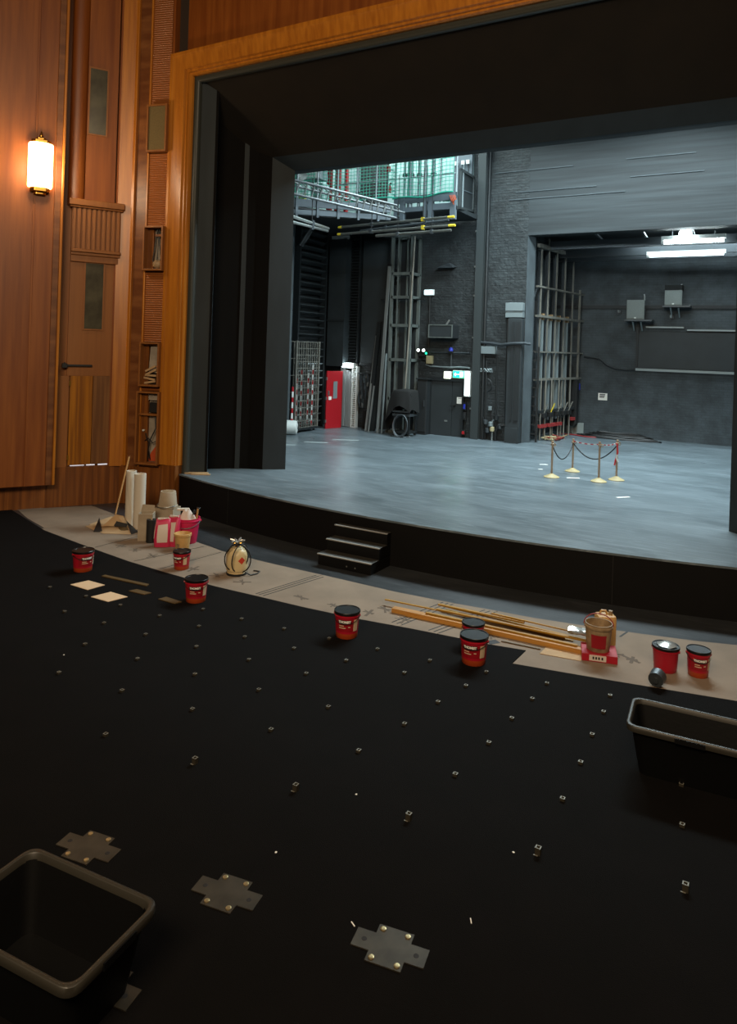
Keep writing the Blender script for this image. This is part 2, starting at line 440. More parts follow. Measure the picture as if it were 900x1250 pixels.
# slatted pelmet above the door
sp0 = WL.sz(88, 280, .1)[0]; sp1 = WL.sz(148, 280, .1)[0]
mb = wbox(WB(WL), sp0, sp1, -.12, .06, zpel_b, zpel_t)
for k in range(10):
    s0 = sp0+(sp1-sp0)*(k+.12)/10; wbox(mb, s0, s0+(sp1-sp0)*.06, .06, .1, zpel_b, zpel_t)
struct(mb, 'trim_5', 'wood_door', bevel=.006)
struct(wbox(wbox(WB(WL), sp0-.07, sp1+.05, -.12, .16, zpel_t, zpel_t+.13), sp0-.05, sp1+.03, -.1, .13, zpel_t-.04, zpel_t), 'trim_6', 'wood_door', bevel=.015)
mb = wbox(WB(WL), sp0, sp1, -.12, .12, zpel_b-.06, zpel_b); wbox(mb, sp0, sp1, -.12, .08, zpel_b-.12, zpel_b-.06); wbox(mb, sp0, sp1, -.12, .05, zdoor_t-.02, zpel_b-.12)
struct(mb, 'trim_7', 'wood_door', bevel=.01)
# panel between pelmet and door, and its window
sd0 = WL.sz(84, 500)[0]; sd1 = WL.sz(136, 500)[0]
zleaf = WL.sz(105, 459)[1]
struct(wbox(WB(WL), sp0, sp1-.05, -.12, .0, zleaf, zdoor_t), 'wall_left_over_door', 'wood_door', bevel=.006)
def glass(n, u0, v0, u1, v1, o):
    s0, z1 = WL.sz(u0, v0, o); s1, z0 = WL.sz(u1, v1, o)
    e = bpy.data.objects.new('window_%d' % n, None); COL.objects.link(e); e['kind'] = 'structure'
    e.location = WL.w((s0+s1)/2, o, z0); e.rotation_euler = (0, 0, WL.rz)
    h = (s1-s0)/2; H = z1-z0
    MB().box(-h, h, -.012, .01, 0, H).build('pane', 'dusty_glass', e)
    m = MB(); t = .03
    m.box(-h-t, -h, -.02, .01, -t, H+t).box(h, h+t, -.02, .01, -t, H+t).box(-h, h, -.02, .01, H, H+t).box(-h, h, -.02, .01, -t, 0)
    m.build('window_frame', 'wood_door', e)
    return e, h, H
glass(1, 111, 83, 129, 166, .0)
glass(2, 105, 321, 124, 402, .0)
# door
e = bpy.data.objects.new('door_1', None); COL.objects.link(e); e['kind'] = 'structure'
e.location = WL.w((sd0+sd1)/2, 0, zd); e.rotation_euler = (0, 0, WL.rz)
h = (sd1-sd0)/2; Hd = zleaf-zd
MB().box(-h+.01, h*.08, .0, .05, .03, Hd).build('door_leaf', 'veneer_yellow', e, label='yellow veneered left half of the door', bevel=.005)
MB().box(h*.08+.008, h-.01, .0, .05, .03, Hd).build('door_leaf', 'veneer_brown', e, label='brown veneered right half of the door', bevel=.005)
for z in (.14, Hd-.2):
    MB().box(-h-.015, -h+.02, -.012, .02, z, z+.1).build('hinge', 'brass', e)
MB().box(h-.03, h-.005, -.015, .02, Hd-.22, Hd-.12).build('hinge', 'brass', e)
MB().box(-h+.06, -h*.2, .035, .05, 0.008, .02).box(-h*.1, h*.3, .035, .05, 0.006, .028).box(h*.45, h-.02, .035, .05, 0.004, .03).box(h-.006, h+.012, .035, .05, 0.08, Hd*.5).box(h-.006, h+.008, .035, .05, Hd*.55, Hd*.72).build('light_gap', 'gap_light', e, label='white daylight showing below and beside the door')
MB().box(-h-.3, -h-.012, .0, .05, 0.0, Hd).build('door_frame', 'wood_door', e)
MB().box(h+.014, h+.12, .0, .05, 0.0, Hd).build('door_frame', 'wood_door', e)
# closer arm bolted over the door
s0, zc = WL.sz(76, 446, .1); s1, _ = WL.sz(113, 447, .1)
t = thing('door_closer', 'black metal closer arm fixed across the wood above the tall side door', 'door closer', WL.w(s0, .0, zc), WL.rz)
MB().box(.0, .1, -.08, 0.0, -.05, .04).build('body', 'rubber', t, bevel=.008)
MB().box(.09, s1-s0, -.06, -.02, -.02, .02).build('arm', 'rubber', t, bevel=.005)
MB().tube([(.05, -.045, .03), (.05, -.045, .06)], .02, 10).build('pivot', 'rubber', t)

# corner pilaster (golden) and the proscenium wall WR
gz = [WL.w(scn+.06, .04, 0), WL.w(WL.len-.02, .1, 0), WR.w(.12, .08, 0), WR.w(.12, -.1, 0), WL.w(scn+.06, -.1, 0)]
struct(MB().prism([(p.x, p.y) for p in gz], zd-.02, ZT), 'trim_8', 'wood_gold')
def S(u, v, o=.1): return WR.sz(u, v, o)[0]
sv0 = S(169.5, 120); sv1 = S(183, 120); sgr0 = S(185, 120); sgr1 = S(208, 120); sf0 = S(211, 120); 
struct(wbox(WB(WR), -.1, WR.len+.05, -.5, -.1, 0, ZT), 'wall_proscenium', 'box_void')
struct(wbox(WB(WR), 0.0, WR.len-.06, -.1, .1, 0, zd), 'baseboard_proscenium', 'wood_dado', bevel=.01)
struct(wbox(WB(WR), .12, sv0, -.1, .16, zd, ZT), 'trim_9', 'wood_gold', bevel=.01)
struct(wbox(WB(WR), sv0, sv1, -.1, .1, zd, ZT), 'trim_10', 'wood_dark')
struct(wbox(WB(WR), sv1, sgr0, -.1, .13, zd, ZT), 'trim_11', 'wood_gold', bevel=.01)
struct(wbox(WB(WR), sgr1, sf0, -.1, .08, zd, ZT), 'trim_12', 'wood')
def zr(v): return WR.sz(190, v, .1)[1]
gb = [(zr(130), zr(187), 'spk'), (zr(277), zr(331), 'a'), (zr(418), zr(473), 'b'), (zr(478), zr(567), 'c')]
# ribbed strips between the boxes
zs_ = [ZT]+[z for g in gb for z in g[:2]]+[zd]
for i in range(0, len(zs_), 2):
    if zs_[i]-zs_[i+1] > .02:
        struct(wbox(WB(WR), sgr0, sgr1, -.1, .1, zs_[i+1]+.012, zs_[i]-.012), 'wall_ribbed_strip', 'wood_ribbed')
scx = (sgr0+sgr1)/2; hw = (sgr1-sgr0)/2+.01
def wallbox(name, label, cat, z1, z0, content, hw=hw):
    t = thing(name, label, cat, WR.w(scx, .19, z0), WR.rz)
    H = z1-z0; k = .035
    m = MB()
    m.box(-hw, -hw+k, -.05, .19, 0, H).box(hw-k, hw, -.05, .19, 0, H).box(-hw+k, hw-k, -.05, .19, H-k, H).box(-hw+k, hw-k, -.05, .19, 0, k)
    m.build('surround', 'wood_door', t, bevel=.004)
    content(t, hw-k, H, k)
    return t
def c_spk(t, h, H, k):
    MB().box(-h, h, -.02, .03, k, H-k).build('grille_cloth', 'speaker_cloth', t)
wallbox('wall_loudspeaker', 'cloth-fronted speaker panel in a thin wooden surround, highest in the ribbed strip', 'speaker', gb[0][0], gb[0][1], c_spk)
def cable(t, pts, r=.012, m='cable_black', n='cable'):
    MB().tube(pts, r, 6).build(n, m, t, smooth=True)
def c_a(t, h, H, k):
    MB().box(-h, h, .16, .19, k, H-k).build('back_panel', 'plaster_grey', t)
    MB().box(-h, -h+.13, .1, .16, k, H-k).build('batten', 'wood_dado', t)
    cable(t, [(.02, .1, H-k), (.0, .06, H*.6), (-.06, .08, H*.25), (-.02, .1, k+.05)])
    cable(t, [(.06, .1, H-k), (.1, .06, H*.6), (.13, .08, H*.3), (.08, .1, k+.05)])
    cable(t, [(.04, .12, H-k), (.05, .08, H*.4), (.02, .1, k+.05)], .009)
    MB().sphere((.06, .07, k+.1), .12, 10, 6, (1.0, .5, .75)).build('cable_bundle', 'cream_dirty', t, smooth=True)
    MB().box(h-.2, h, .06, .16, H*.78, H*.83).build('bracket', 'wood_dado', t)
wallbox('electrics_box', 'open wooden wall box with hanging black cables below the ribbed panel', 'wall box', gb[1][0], gb[1][1], c_a)
def c_b(t, h, H, k):
    MB().box(-h, h, .16, .19, k, H-k).build('back_panel', 'box_void', t)
    MB().box(-h, -h+.1, .1, .16, k, H-k).build('batten', 'wood_dado', t)
    MB().add([(-.05, .1, H-k-.05), (.12, .1, H-k-.02), (.15, .12, H*.3), (-.08, .1, H*.32)], [(0, 1, 2, 3)]).add([(-.05, .14, H-k-.05), (.12, .14, H-k-.02), (.15, .15, H*.3), (-.08, .14, H*.32)], [(0, 1, 2, 3)]).build('crumpled_paper', 'plaster_grey', t)
    for q in range(5):
        a = random.uniform(-.5, .5); MB().cbox((random.uniform(-.06, .06), .1-.012*q, k+.05+.07*q), (.26, .02, .04), Matrix.Rotation(a, 3, 'Y')).build('offcut', 'scrap', t)
    MB().box(-h, h, 0, .16, H-.02-k, H-k).build('shelf', 'wood_dado', t)
wallbox('electrics_box', 'open wooden wall box filled with torn paper and wood offcuts', 'wall box', gb[2][0]+.0, gb[2][1]+.02, c_b)
def c_c(t, h, H, k):
    MB().box(-h, h, .16, .19, k, H-k).build('back_panel', 'plaster_grey', t)
    MB().box(-h, -h+.16, .1, .16, k, H-k).build('batten', 'wood_dado', t)
    MB().box(-h, h, .02, .16, H*.67, H*.67+.04).build('shelf', 'wood_door', t)
    MB().box(-.02, h-.03, .07, .15, H*.71, H*.85).build('junction_box', 'rubber', t, bevel=.01)
    MB().box(-.05, h-.02, .08, .15, H*.88, H-k-.02).build('terminal_plate', 'plaster_grey', t)
    cable(t, [(.1, .1, H*.67), (.16, .05, H*.5), (.05, .03, H*.34), (.0, .05, H*.2), (.02, .1, k+.05)])
    cable(t, [(-.1, .1, H*.42), (-.05, .05, H*.36), (.02, .04, H*.3), (.0, .05, H*.15), (-.03, .1, k+.03)])
    cable(t, [(.2, .1, H*.33), (.1, .04, H*.3), (.0, .04, H*.36), (-.1, .08, H*.32)])
    MB().add([(h-.02, .13, k+.02), (-.06, .13, k+.02), (.02, .13, k+.2), (h-.02, .13, H*.32)], [(0, 1, 2, 3)]).build('orange_patch', 'orange_stain', t, label='bright orange patch')
    MB().tube([(-.14, .06, H*.46), (-.14, .1, H*.46)], .02, 8).build('cap', 'white_paint', t)
wallbox('electrics_box', 'tallest open wooden wall box, with shelf, wires and orange patch, lowest of the boxes', 'wall box', gb[3][0], gb[3][1], c_c, hw+.035)

# wooden architrave of the proscenium
yF = 10.78                                   # face of the frame
zi = PY(236, 93, 10.85)[1]                   # inner top of the frame
xi = -10.60; xR = .6
fw = .48
def sweep_frame(mb, prof, xl, xr, zt, zb):
    """prof: (d outward from the opening edge, y); swept up the left side, across and down the right"""
    r = [[(xl-d, y, zb) for d, y in prof], [(xl-d, y, zt+d) for d, y in prof], [(xr+d, y, zt+d) for d, y in prof], [(xr+d, y, zb) for d, y in prof]]
    return mb.loft(r, closed=True, caps=True)
zb_f = PY(219, 568, 10.85)[1]
prof = [(0, 11.0), (0, yF+.06), (.02, yF+.02), (.05, yF+.02), (.06, yF-.02), (.1, yF-.02), (.12, yF-.06), (.36, yF-.1), (.4, yF-.12), (.46, yF-.12), (.48, yF-.08), (.48, 11.0)]
struct(sweep_frame(MB(), prof, xi, xR, zi, zb_f), 'trim_13', 'wood_gold', smooth=True, angle=25)
struct(MB().box(xi-fw, xi-.02, 10.72, 11.0, 0, zb_f), 'baseboard_frame', 'wood_dado')
# wood above the arch, wall right of the arch, and wood over the boxes
struct(MB().box(xi-fw, 9, 10.95, 11.3, zi+fw-.02, ZT), 'wall_over_arch', 'wood')
struct(MB().box(xR+fw-.02, 9, 10.95, 11.3, 0, zi+fw), 'wall_right_of_arch', 'wood')
# black splayed lining: plan profile (inset from the frame edge, y) and for the header (drop, y)
side = [(-.02, 10.86), (.04, 10.86), (.085, 10.9), (.085, 10.96), (.06, 11.0), (.09, 11.02)]
mb = MB()
pts = [(xi+a, y) for a, y in [(-.02, 10.9), (.03, 10.88), (.08, 10.9), (.11, 10.95), (.1, 11.02), (-.02, 11.06)]]
zl = zi
prof = [(.02, 10.9), (-.03, 10.88), (-.08, 10.9), (-.11, 10.95), (-.1, 11.02), (.02, 11.06)]
struct(sweep_frame(MB(), prof, xi, xR, zi, ZS), 'trim_14', 'pro_bead', smooth=True, angle=60)
# folded pier : grey faces turn to the house, black folds between them
zc1 = PY(333, 192, 12.36)[1]; zc2 = PY(358, 209, 12.70)[1]
ptop = zi
def wallstrip(mb, p, q, z0, z1, th=.05):
    p = Vector((p[0], p[1], 0)); q = Vector((q[0], q[1], 0)); d = (q-p).normalized(); n = Vector((d.y, -d.x, 0))
    b0, b1 = p-n*th, q-n*th
    return mb.prism([(p.x, p.y), (q.x, q.y), (b1.x, b1.y), (b0.x, b0.y)], z0, z1)
for mir in (0, 1):
    fx = (lambda x: x) if not mir else (lambda x: -10.0-x)
    def pl(name, material, pq, z1):
        m = MB()
        for p, q in pq:
            a, b = (fx(p[0]), p[1]), (fx(q[0]), q[1])
            if mir: a, b = b, a
            wallstrip(m, a, b, ZS, z1)
        struct(m, name, material)
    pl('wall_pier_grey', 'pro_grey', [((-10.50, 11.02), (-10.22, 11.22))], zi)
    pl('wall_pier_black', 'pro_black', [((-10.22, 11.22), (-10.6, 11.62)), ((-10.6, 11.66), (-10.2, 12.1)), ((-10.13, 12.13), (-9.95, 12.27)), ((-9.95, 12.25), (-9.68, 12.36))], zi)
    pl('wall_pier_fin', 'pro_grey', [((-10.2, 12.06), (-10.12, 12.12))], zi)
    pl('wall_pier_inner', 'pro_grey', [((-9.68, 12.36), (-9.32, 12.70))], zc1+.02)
# header
def hprism(mb, yz, x0, x1):
    n = len(yz); vs = [(x0, y, z) for y, z in yz]+[(x1, y, z) for y, z in yz]
    fs = [tuple(range(n)), tuple(range(n, 2*n))[::-1]]+[(i, (i+1) % n, n+(i+1) % n, n+i) for i in range(n)]
    return mb.add(vs, fs)
struct(hprism(MB(), [(11.02, zi-.04), (11.06, zi-.1), (12.36, zc1), (12.5, zc1+.1), (12.5, zi+.6), (11.02, zi+.6)], -10.62, .62), 'wall_header', 'header_black')
struct(hprism(MB(), [(12.36, zc1), (12.70, zc2), (12.78, zc2), (12.78, zi+.6), (12.5, zi+.6), (12.5, zc1+.06)], -9.72, -.28), 'wall_header_soffit', 'pro_grey')
struct(MB().box(-17, -9.6, 12.74, 12.95, ZS, ZT), 'wall_stage_left_return', 'panel_black')
struct(MB().box(-.4, 8, 12.74, 12.95, ZS, ZT), 'wall_stage_right_return', 'panel_black')
struct(MB().box(-9.6, -.4, 12.78, 12.95, zc2+.0, ZT), 'wall_over_header', 'panel_black')
# ================================================================== SETTING : stage house
YB = 21.05; XL = -13.75; XO = -6.62; YR = 25.15
zlin = PY(700, 284.5, YB)[1]
struct(MB().box(XL-.4, XO-.14, YB, YB+.4, ZS, 14), 'wall_back', 'brick_black')
struct(MB().box(XO-.14, 8, YB, YB+.4, zlin, 14), 'wall_back_lintel', 'shuttered')
m = MB(); m.prism([(XO-.14, YB), (XO, YB+.3), (XO, YB+.4), (XO-.14, YB+.4)], ZS, zlin)
struct(m, 'wall_back_reveal', 'pier_paint')
struct(MB().box(XO-.9, XO-.35, YB+.4, YR, ZS, zlin+.6), 'wall_recess_left', 'brick_soft')
struct(MB().box(XO-.9, 8, YR, YR+.3, ZS, zlin+.6), 'wall_recess_back', 'brick_soft')
struct(MB().box(XO-.9, 8, YB+.4, YR+.3, zlin+.3, zlin+.6), 'ceiling', 'panel_black')
yw = PX(366, 340, XL+.27)[0]-.02
struct(MB().box(XL-.4, XL, yw, YB+.1, ZS, 14), 'wall_stage_left', 'panel_black')
struct(MB().box(XL-2.0, XL-.4, yw, yw+.1, ZS, 14), 'wall_stage_left_return_panel', 'panel_black')
struct(MB().box(XL-2.4, XL-2.0, 12.95, yw, ZS, 14), 'wall_stage_left_bay', 'panel_black')
struct(MB().box(7.6, 8, 12.95, YR, ZS, 14), 'wall_stage_right', 'panel_black')
# raised rough brick margin left of the shuttered lintel, thin ledges on it
for k, (u0, u1, v) in enumerate([(605, 700, 207), (622, 763, 239), (630, 728, 231), (765, 850, 190), (770, 860, 212)]):
    x0, z = PY(u0, v, YB); x1, _ = PY(u1, v, YB); z = PY((u0+u1)/2, v, YB)[1]
    struct(MB().box(x0, x1, YB-.02, YB+.01, z-.011, z+.011), 'trim_%d' % (30+k), 'pier_paint')

# column in the back wall : two rolled sections and a pipe
xc0 = PY(576, 480, YB-.2)[0]; xc1 = PY(585, 480, YB-.2)[0]
t = thing('steel_column', 'tall dark steel column with conduits rising up the back wall beside the exit door', 'column', ((xc0+xc1)/2, YB, ZS))
w = (xc1-xc0)/2
m = MB(); m.box(-w, w, -.22, -.2, 0, 12).box(-w, w, -.04, 0, 0, 12).box(-.015, .015, -.2, -.04, 0, 12); m.build('column_shaft', 'mid_paint', t)
MB().tube([(-w-.05, -.08, 0), (-w-.05, -.08, 12)], .03, 8).build('conduit', 'mid_steel', t, smooth=True)
MB().tube([(w+.06, -.06, 0), (w+.06, -.06, 12)], .05, 8).build('conduit', 'dark_steel', t, smooth=True)
m = MB()
for z in (.9, 2.0, 3.1, 4.4, 5.3, 6.4): m.box(-w-.09, -w-.01, -.12, 0, z, z+.05)
m.build('clip', 'bright_steel', t)

# exit door
e = bpy.data.objects.new('door_2', None); COL.objects.link(e); e['kind'] = 'structure'
x0, z1 = PY(528, 464, YB); x1, _ = PY(566, 466, YB)
e.location = ((x0+x1)/2, YB, ZS); h = (x1-x0)/2; H = z1-ZS
MB().box(-h, h*.34, -.05, 0, 0, H).build('door_leaf', 'panel_slate', e, bevel=.006)
MB().box(h*.36, h, -.05, 0, 0, H).build('door_leaf', 'panel_slate', e, bevel=.006)
MB().box(-h-.12, -h, -.1, 0, 0, H+.1).box(h, h+.06, -.1, 0, 0, H+.1).box(-h, h, -.1, 0, H, H+.1).build('door_frame', 'dark_steel', e)
MB().box(.26, .32, -.1, -.05, .95, 1.0).tube([(.14, -.1, .97), (.28, -.1, .97)], .015, 8).build('door_handle', 'cable_black', e)
MB().box(-.05, .05, -.06, -.05, .45, .5).build('plate', 'bright_steel', e)
def onback(name, label, cat, u0, v0, u1, v1, y=YB, group=None):
    """an empty at the bottom centre of a rectangle seen on the plane y; returns it with half width and height"""
    xa, za = PY(u0, (v0+v1)/2, y); xb, _ = PY(u1, (v0+v1)/2, y); uc = (u0+u1)/2
    z1 = PY(uc, v0, y)[1]; z0 = PY(uc, v1, y)[1]
    return thing(name, label, cat, ((xa+xb)/2, y, z0), 0, group), (xb-xa)/2, z1-z0
t, h, H = onback('emergency_sign', 'lit yellow-white sign over the left part of the back door', 'sign', 544, 454, 552, 462)
MB().box(-h-.02, h+.02, -.1, 0, -.02, H+.02).build('housing', 'white_paint', t, bevel=.01)
MB().box(-h, h, -.115, -.1, 0, H).build('lit_panel', 'sign_glow', t)
t, h, H = onback('exit_sign', 'lit green running-man exit sign over the right part of the back door', 'sign', 555, 453, 568, 461)
MB().box(-h-.02, h+.02, -.1, 0, -.02, H+.02).build('housing', 'white_paint', t, bevel=.01)
MB().box(-h, h, -.115, -.1, 0, H).build('lit_panel', 'green_glow', t)
m = MB(); q = h*.5                                          # door symbol, arrow and running figure
m.box(h*.3, h*.85, -.12, -.116, H*.12, H*.9)
m.box(-h*.15, h*.15, -.12, -.116, H*.45, H*.55)
m.add([(-h*.8, -.12, H*.5), (-h*.5, -.12, H*.2), (-h*.5, -.12, H*.8)], [(0, 1, 2)])
m.box(-h*.5, -h*.3, -.12, -.116, H*.4, H*.6)
m.build('pictogram', 'sign_glow', t)
t, h, H = onback('strip_light', 'upright white strip light on the column right of the back door', 'light', 568, 454, 573.5, 483, YB-.2)
MB().box(-h, h, -.06, 0, 0, H).build('diffuser', 'white_glow', t, bevel=.01)
MB().box(-h-.02, h+.02, -.02, .15, -.03, H+.03).build('backplate', 'white_paint', t)
t, h, H = onback('notice', 'white paper notice pinned on the dark back door', 'paper', 558, 485, 566.5, 493, YB-.055)
MB().box(-h, h, -.01, 0, 0, H).build('sheet', 'white_paper', t)
MB().box(-h*.6, h*.6, -.012, -.01, H*.8, H*.86).build('print', 'ink_black', t)
def sw(name, label, cat, u0, v0, u1, v1, mt):
    t, h, H = onback(name, label, cat, u0, v0, u1, v1, YB-.05)
    MB().box(-h, h, -.08, 0, 0, H).build('housing', 'rubber', t, bevel=.008)
    MB().box(-h*.7, h*.7, -.1, -.08, H*.2, H*.8).build('cover', mt, t, bevel=.006)
sw('blue_switch_box', 'narrow blue switch box right of the paper notice on the back door', 'switch', 566.5, 491, 570, 501, 'blue')
sw('switch_box', 'black switch box under the blue one beside the back door', 'switch', 566.5, 503, 570, 513, 'panel_black')
sw('call_point', 'small red alarm call point low beside the back door', 'alarm', 564.5, 525, 569, 531, 'red_paint')
# emergency twin spot with a green indicator
t, h, H = onback('emergency_light', 'black box with two small bright spot lamps left above the back door', 'light', 513, 428, 523, 435)
MB().box(-h, h, -.12, 0, 0, H*.9).build('housing', 'rubber', t, bevel=.01)
for sx in (-.75, .55):
    lp = MB(); lp.lathe([(.03, 0), (.06, .05), (.07, .1), (.0, .1)], 12); o = lp.build('lamp_head', 'rubber', t)
    o.location = (sx*h, -.12, H*1.05); o.rotation_euler = (PI/2, 0, 0)
    MB().sphere((0, 0, .1), .05, 10, 6).build('lamp_lens', 'led_glow', o, smooth=True)
MB().sphere((h*.9, -.13, H*.55), .04, 8, 6).build('indicator', 'green_glow', t)
t, h, H = onback('junction_box', 'beige electrical box under the twin spot lamps', 'electrical box', 522.5, 434, 529.5, 444)
MB().box(-h, h, -.14, 0, 0, H).build('housing', 'beige', t, bevel=.012)
MB().box(-h*.8, h*.8, -.15, -.14, H*.1, H*.9).build('cover', 'beige', t, bevel=.006)
MB().tube([(-h, -.05, H*.3), (-h-.2, -.05, H*.5), (-h-.3, -.05, H*.2)], .02, 6).build('cable', 'cable_black', t)
t, h, H = onback('blue_beacon', 'small blue beacon lamp on the back wall above the door', 'lamp', 549, 424, 555, 428)
MB().lathe([(.07, 0), (.07, .05), (.05, .1), (.0, .13)], 12, (0, -.09, -.02)).build('dome', 'blue', t, smooth=True)
MB().box(-.08, .08, -.16, 0, -.06, -.02).build('base', 'rubber', t)
MB().tube([(0, -.04, -.06), (0, -.04, -.5)], .02, 6).build('conduit', 'mid_steel', t)
def pipe(name, label, pts, r=.025, mt='mid_steel', y=None):
    o = MB().tube(pts, r, 7).build(name, mt, smooth=True); return tag(o, label, 'pipe')
P = lambda u, v, y: Vector((PY(u, v, y)[0], y, PY(u, v, y)[1]))
pipe('conduit', 'thin conduit running level across the back wall above the exit door', [P(527, 430, YB-.05), P(574, 431, YB-.05)], .025, 'mid_steel')
pipe('cable_run', 'pale cable sagging along the back wall just over the lit exit signs', [P(520, 445, YB-.04), P(526, 447, YB-.05), P(540, 448, YB-.04), P(550, 448.5, YB-.05), P(560, 448, YB-.04), P(574, 449, YB-.05)], .025, 'galvanised')
pipe('conduit', 'thin conduit dropping down the back wall from the white bulkhead light', [P(525, 362, YB-.03), P(524, 400, YB-.03), P(523.5, 424, YB-.03)], .02, 'dark_steel')
t, h, H = onback('bulkhead_light', 'glowing white bulkhead lamp high on the dark brick wall', 'light', 519, 353.5, 531, 361)
MB().box(-h, h, -.08, 0, 0, H).build('backplate', 'white_paint', t, bevel=.02)
MB().box(-h*.88, h*.88, -.13, -.08, H*.1, H*.9).build('diffuser', 'bulk_glow', t, bevel=.02)
t, h, H = onback('wall_hopper', 'small sloping ledge jutting from the brick above the bulkhead light', 'ledge', 536, 321, 558, 328)
m = MB(); m.add([(-h, 0, H*.25), (-h*.95, -.25, 0), (h*.9, -.25, 0), (h, 0, H*.25), (-h*.3, 0, H*.7), (h*.25, 0, H), (h*.6, 0, H*.7), (-h*.3, -.12, H*.6), (h*.25, -.12, H*.95), (h*.6, -.12, H*.6)],
      [(0, 1, 2, 3), (0, 4, 7, 1), (4, 5, 8, 7), (5, 6, 9, 8), (6, 3, 2, 9), (1, 7, 8, 9, 2), (0, 3, 6, 5, 4)])
m.build('hood', 'mid_steel', t)
t, h, H = onback('wall_speaker', 'long dark box speaker on a bracket above the back door', 'speaker', 531.5, 397, 560.5, 413, YB)
MB().box(-h, h, -.5, 0, 0, H).build('cabinet', 'panel_black', t, bevel=.01)
MB().box(-h+.04, h-.04, -.515, -.5, .04, H-.04).build('grille', 'panel_slate', t)
m = MB(); m.box(-h, h, -.53, -.51, 0, .03).box(-h, h, -.53, -.51, H-.03, H).box(-h, -h+.03, -.53, -.51, .03, H-.03).box(h-.03, h, -.53, -.51, .03, H-.03)
m.build('edge_strip', 'tower_paint', t)
MB().tube([(.1, -.3, H), (.2, -.3, H+.15)], .03, 8).box(-.1, .1, -.3, 0, H*.4, H*.6).build('bracket', 'bright_steel', t)
# grey boxes, pipes and valves right of the column
t, h, H = onback('grey_trunking_box', 'pale grey box on top of the covered duct beside the opening', 'box', 620, 370, 641, 388, YB)
MB().box(-h, h, -.22, 0, 0, H).build('cabinet', 'galvanised', t, bevel=.01)
MB().box(-h-.01, h+.01, -.24, 0, H*.42, H*.46).build('seam', 'mid_steel', t)
t, h, H = onback('duct', 'tall dark boxed-in duct running down from the pale grey box to the stage', 'duct', 621, 389, 638, 540, YB-.03)
MB().box(-h, h, -.2, 0, 0, H).build('casing', 'panel_slate', t, bevel=.01)
MB().box(-h*.4, -h*.1, -.23, -.2, H*.18, H*.97).box(h*.2, h*.8, -.23, -.2, H*.18, H*.97).build('cover_strip', 'panel_black', t)
MB().box(-h*.95, h*.95, -.26, -.2, 0, H*.12).build('foot', 'panel_slate', t)
t, h, H = onback('grey_vent_box', 'small pale grey vent box on the wall between column and duct', 'box', 589.5, 423, 607, 432, YB)
MB().box(-h, h, -.16, 0, 0, H).build('cabinet', 'galvanised', t, bevel=.01)
MB().box(-h*.95, h*.95, -.1, 0, -.06, 0).build('lip', 'dark_steel', t)
for lab, u, va, vb, r in [('thin vertical pipe left of the boxed duct', 617, 386, 538, .04), ('thicker vertical pipe between the vent box and the duct', 605, 433, 520, .025), ('short upright pipe close beside the steel column', 592, 440, 537, .03)]:
    tag(MB().tube([P(u+ (540-va)*.022, va, YB-.07), P(u+(540-vb)*.022, vb, YB-.07)], r, 8).build('pipe', 'dark_steel', smooth=True), lab, 'pipe')
m = MB()
pipe('cable_run', 'thick cable bundle looped level from the steel column to the wall opening', [P(586, 418, YB-.08), P(600, 419, YB-.12), P(612, 421, YB-.2), P(618, 420, YB-.27), P(630, 419, YB-.27), P(640, 419, YB-.27), P(647, 420, YB-.05)], .045, 'mid_steel')
t = thing('valve_manifold', 'cluster of valves and bent pipes low on the wall right of the exit door', 'pipes', (P(602, 537, YB).x, YB, ZS))
for k, (dx, z, mt) in enumerate([(-.22, .55, 'mid_steel'), (-.05, .5, 'galvanised'), (.0, .35, 'beige'), (.25, .45, 'mid_steel'), (-.15, .3, 'mid_steel'), (.12, .7, 'dark_steel')]):
    MB().lathe([(.0, -.08), (.07, -.06), (.07, .06), (.0, .08)], 12, (dx, -.12, z)).build('valve', mt, t, smooth=True)
MB().tube([(-.3, -.1, 0), (-.3, -.1, .7)], .035, 8).build('riser_pipe', 'dark_steel', t)
MB().tube([(0, -.1, 0), (0, -.1, .6), (.08, -.1, .66)], .03, 8).build('riser_pipe', 'galvanised', t)
MB().tube([(.1, -.1, 0), (.12, -.14, .3), (.22, -.14, .48), (.4, -.14, .5), (.5, -.1, .4)], .05, 8).build('hose', 'rubber', t, smooth=True)
t, h, H = onback('hose_bracket', 'twisted bright cable fixed in a loop on the wall by the steel column', 'cable', 588, 448, 602, 456, YB)
m = MB()
for k in range(3): m.tube([(-h+2*h*i/12, -.05-.02*k, H*(.5+.25*math.sin(i*.9+k*2))) for i in range(13)], .018, 6)
m.build('strand', 'galvanised', t)
MB().tube([(h*math.cos(a), -.06, -.35+.2*math.sin(a)) for a in [i*2*PI/20 for i in range(20)]], .02, 6, closed=True).build('loop', 'dark_steel', t)
t, h, H = onback('socket_box', 'little pale blue socket low on the wall between the two pipes', 'socket', 597, 496, 601, 501, YB)
MB().box(-h, h, -.07, 0, 0, H).build('housing', 'galvanised', t, bevel=.01)
MB().tube([(0, -.03, 0), (.06, -.03, -.4), (-.08, -.03, -.7)], .012, 6).build('cable', 'cable_black', t)

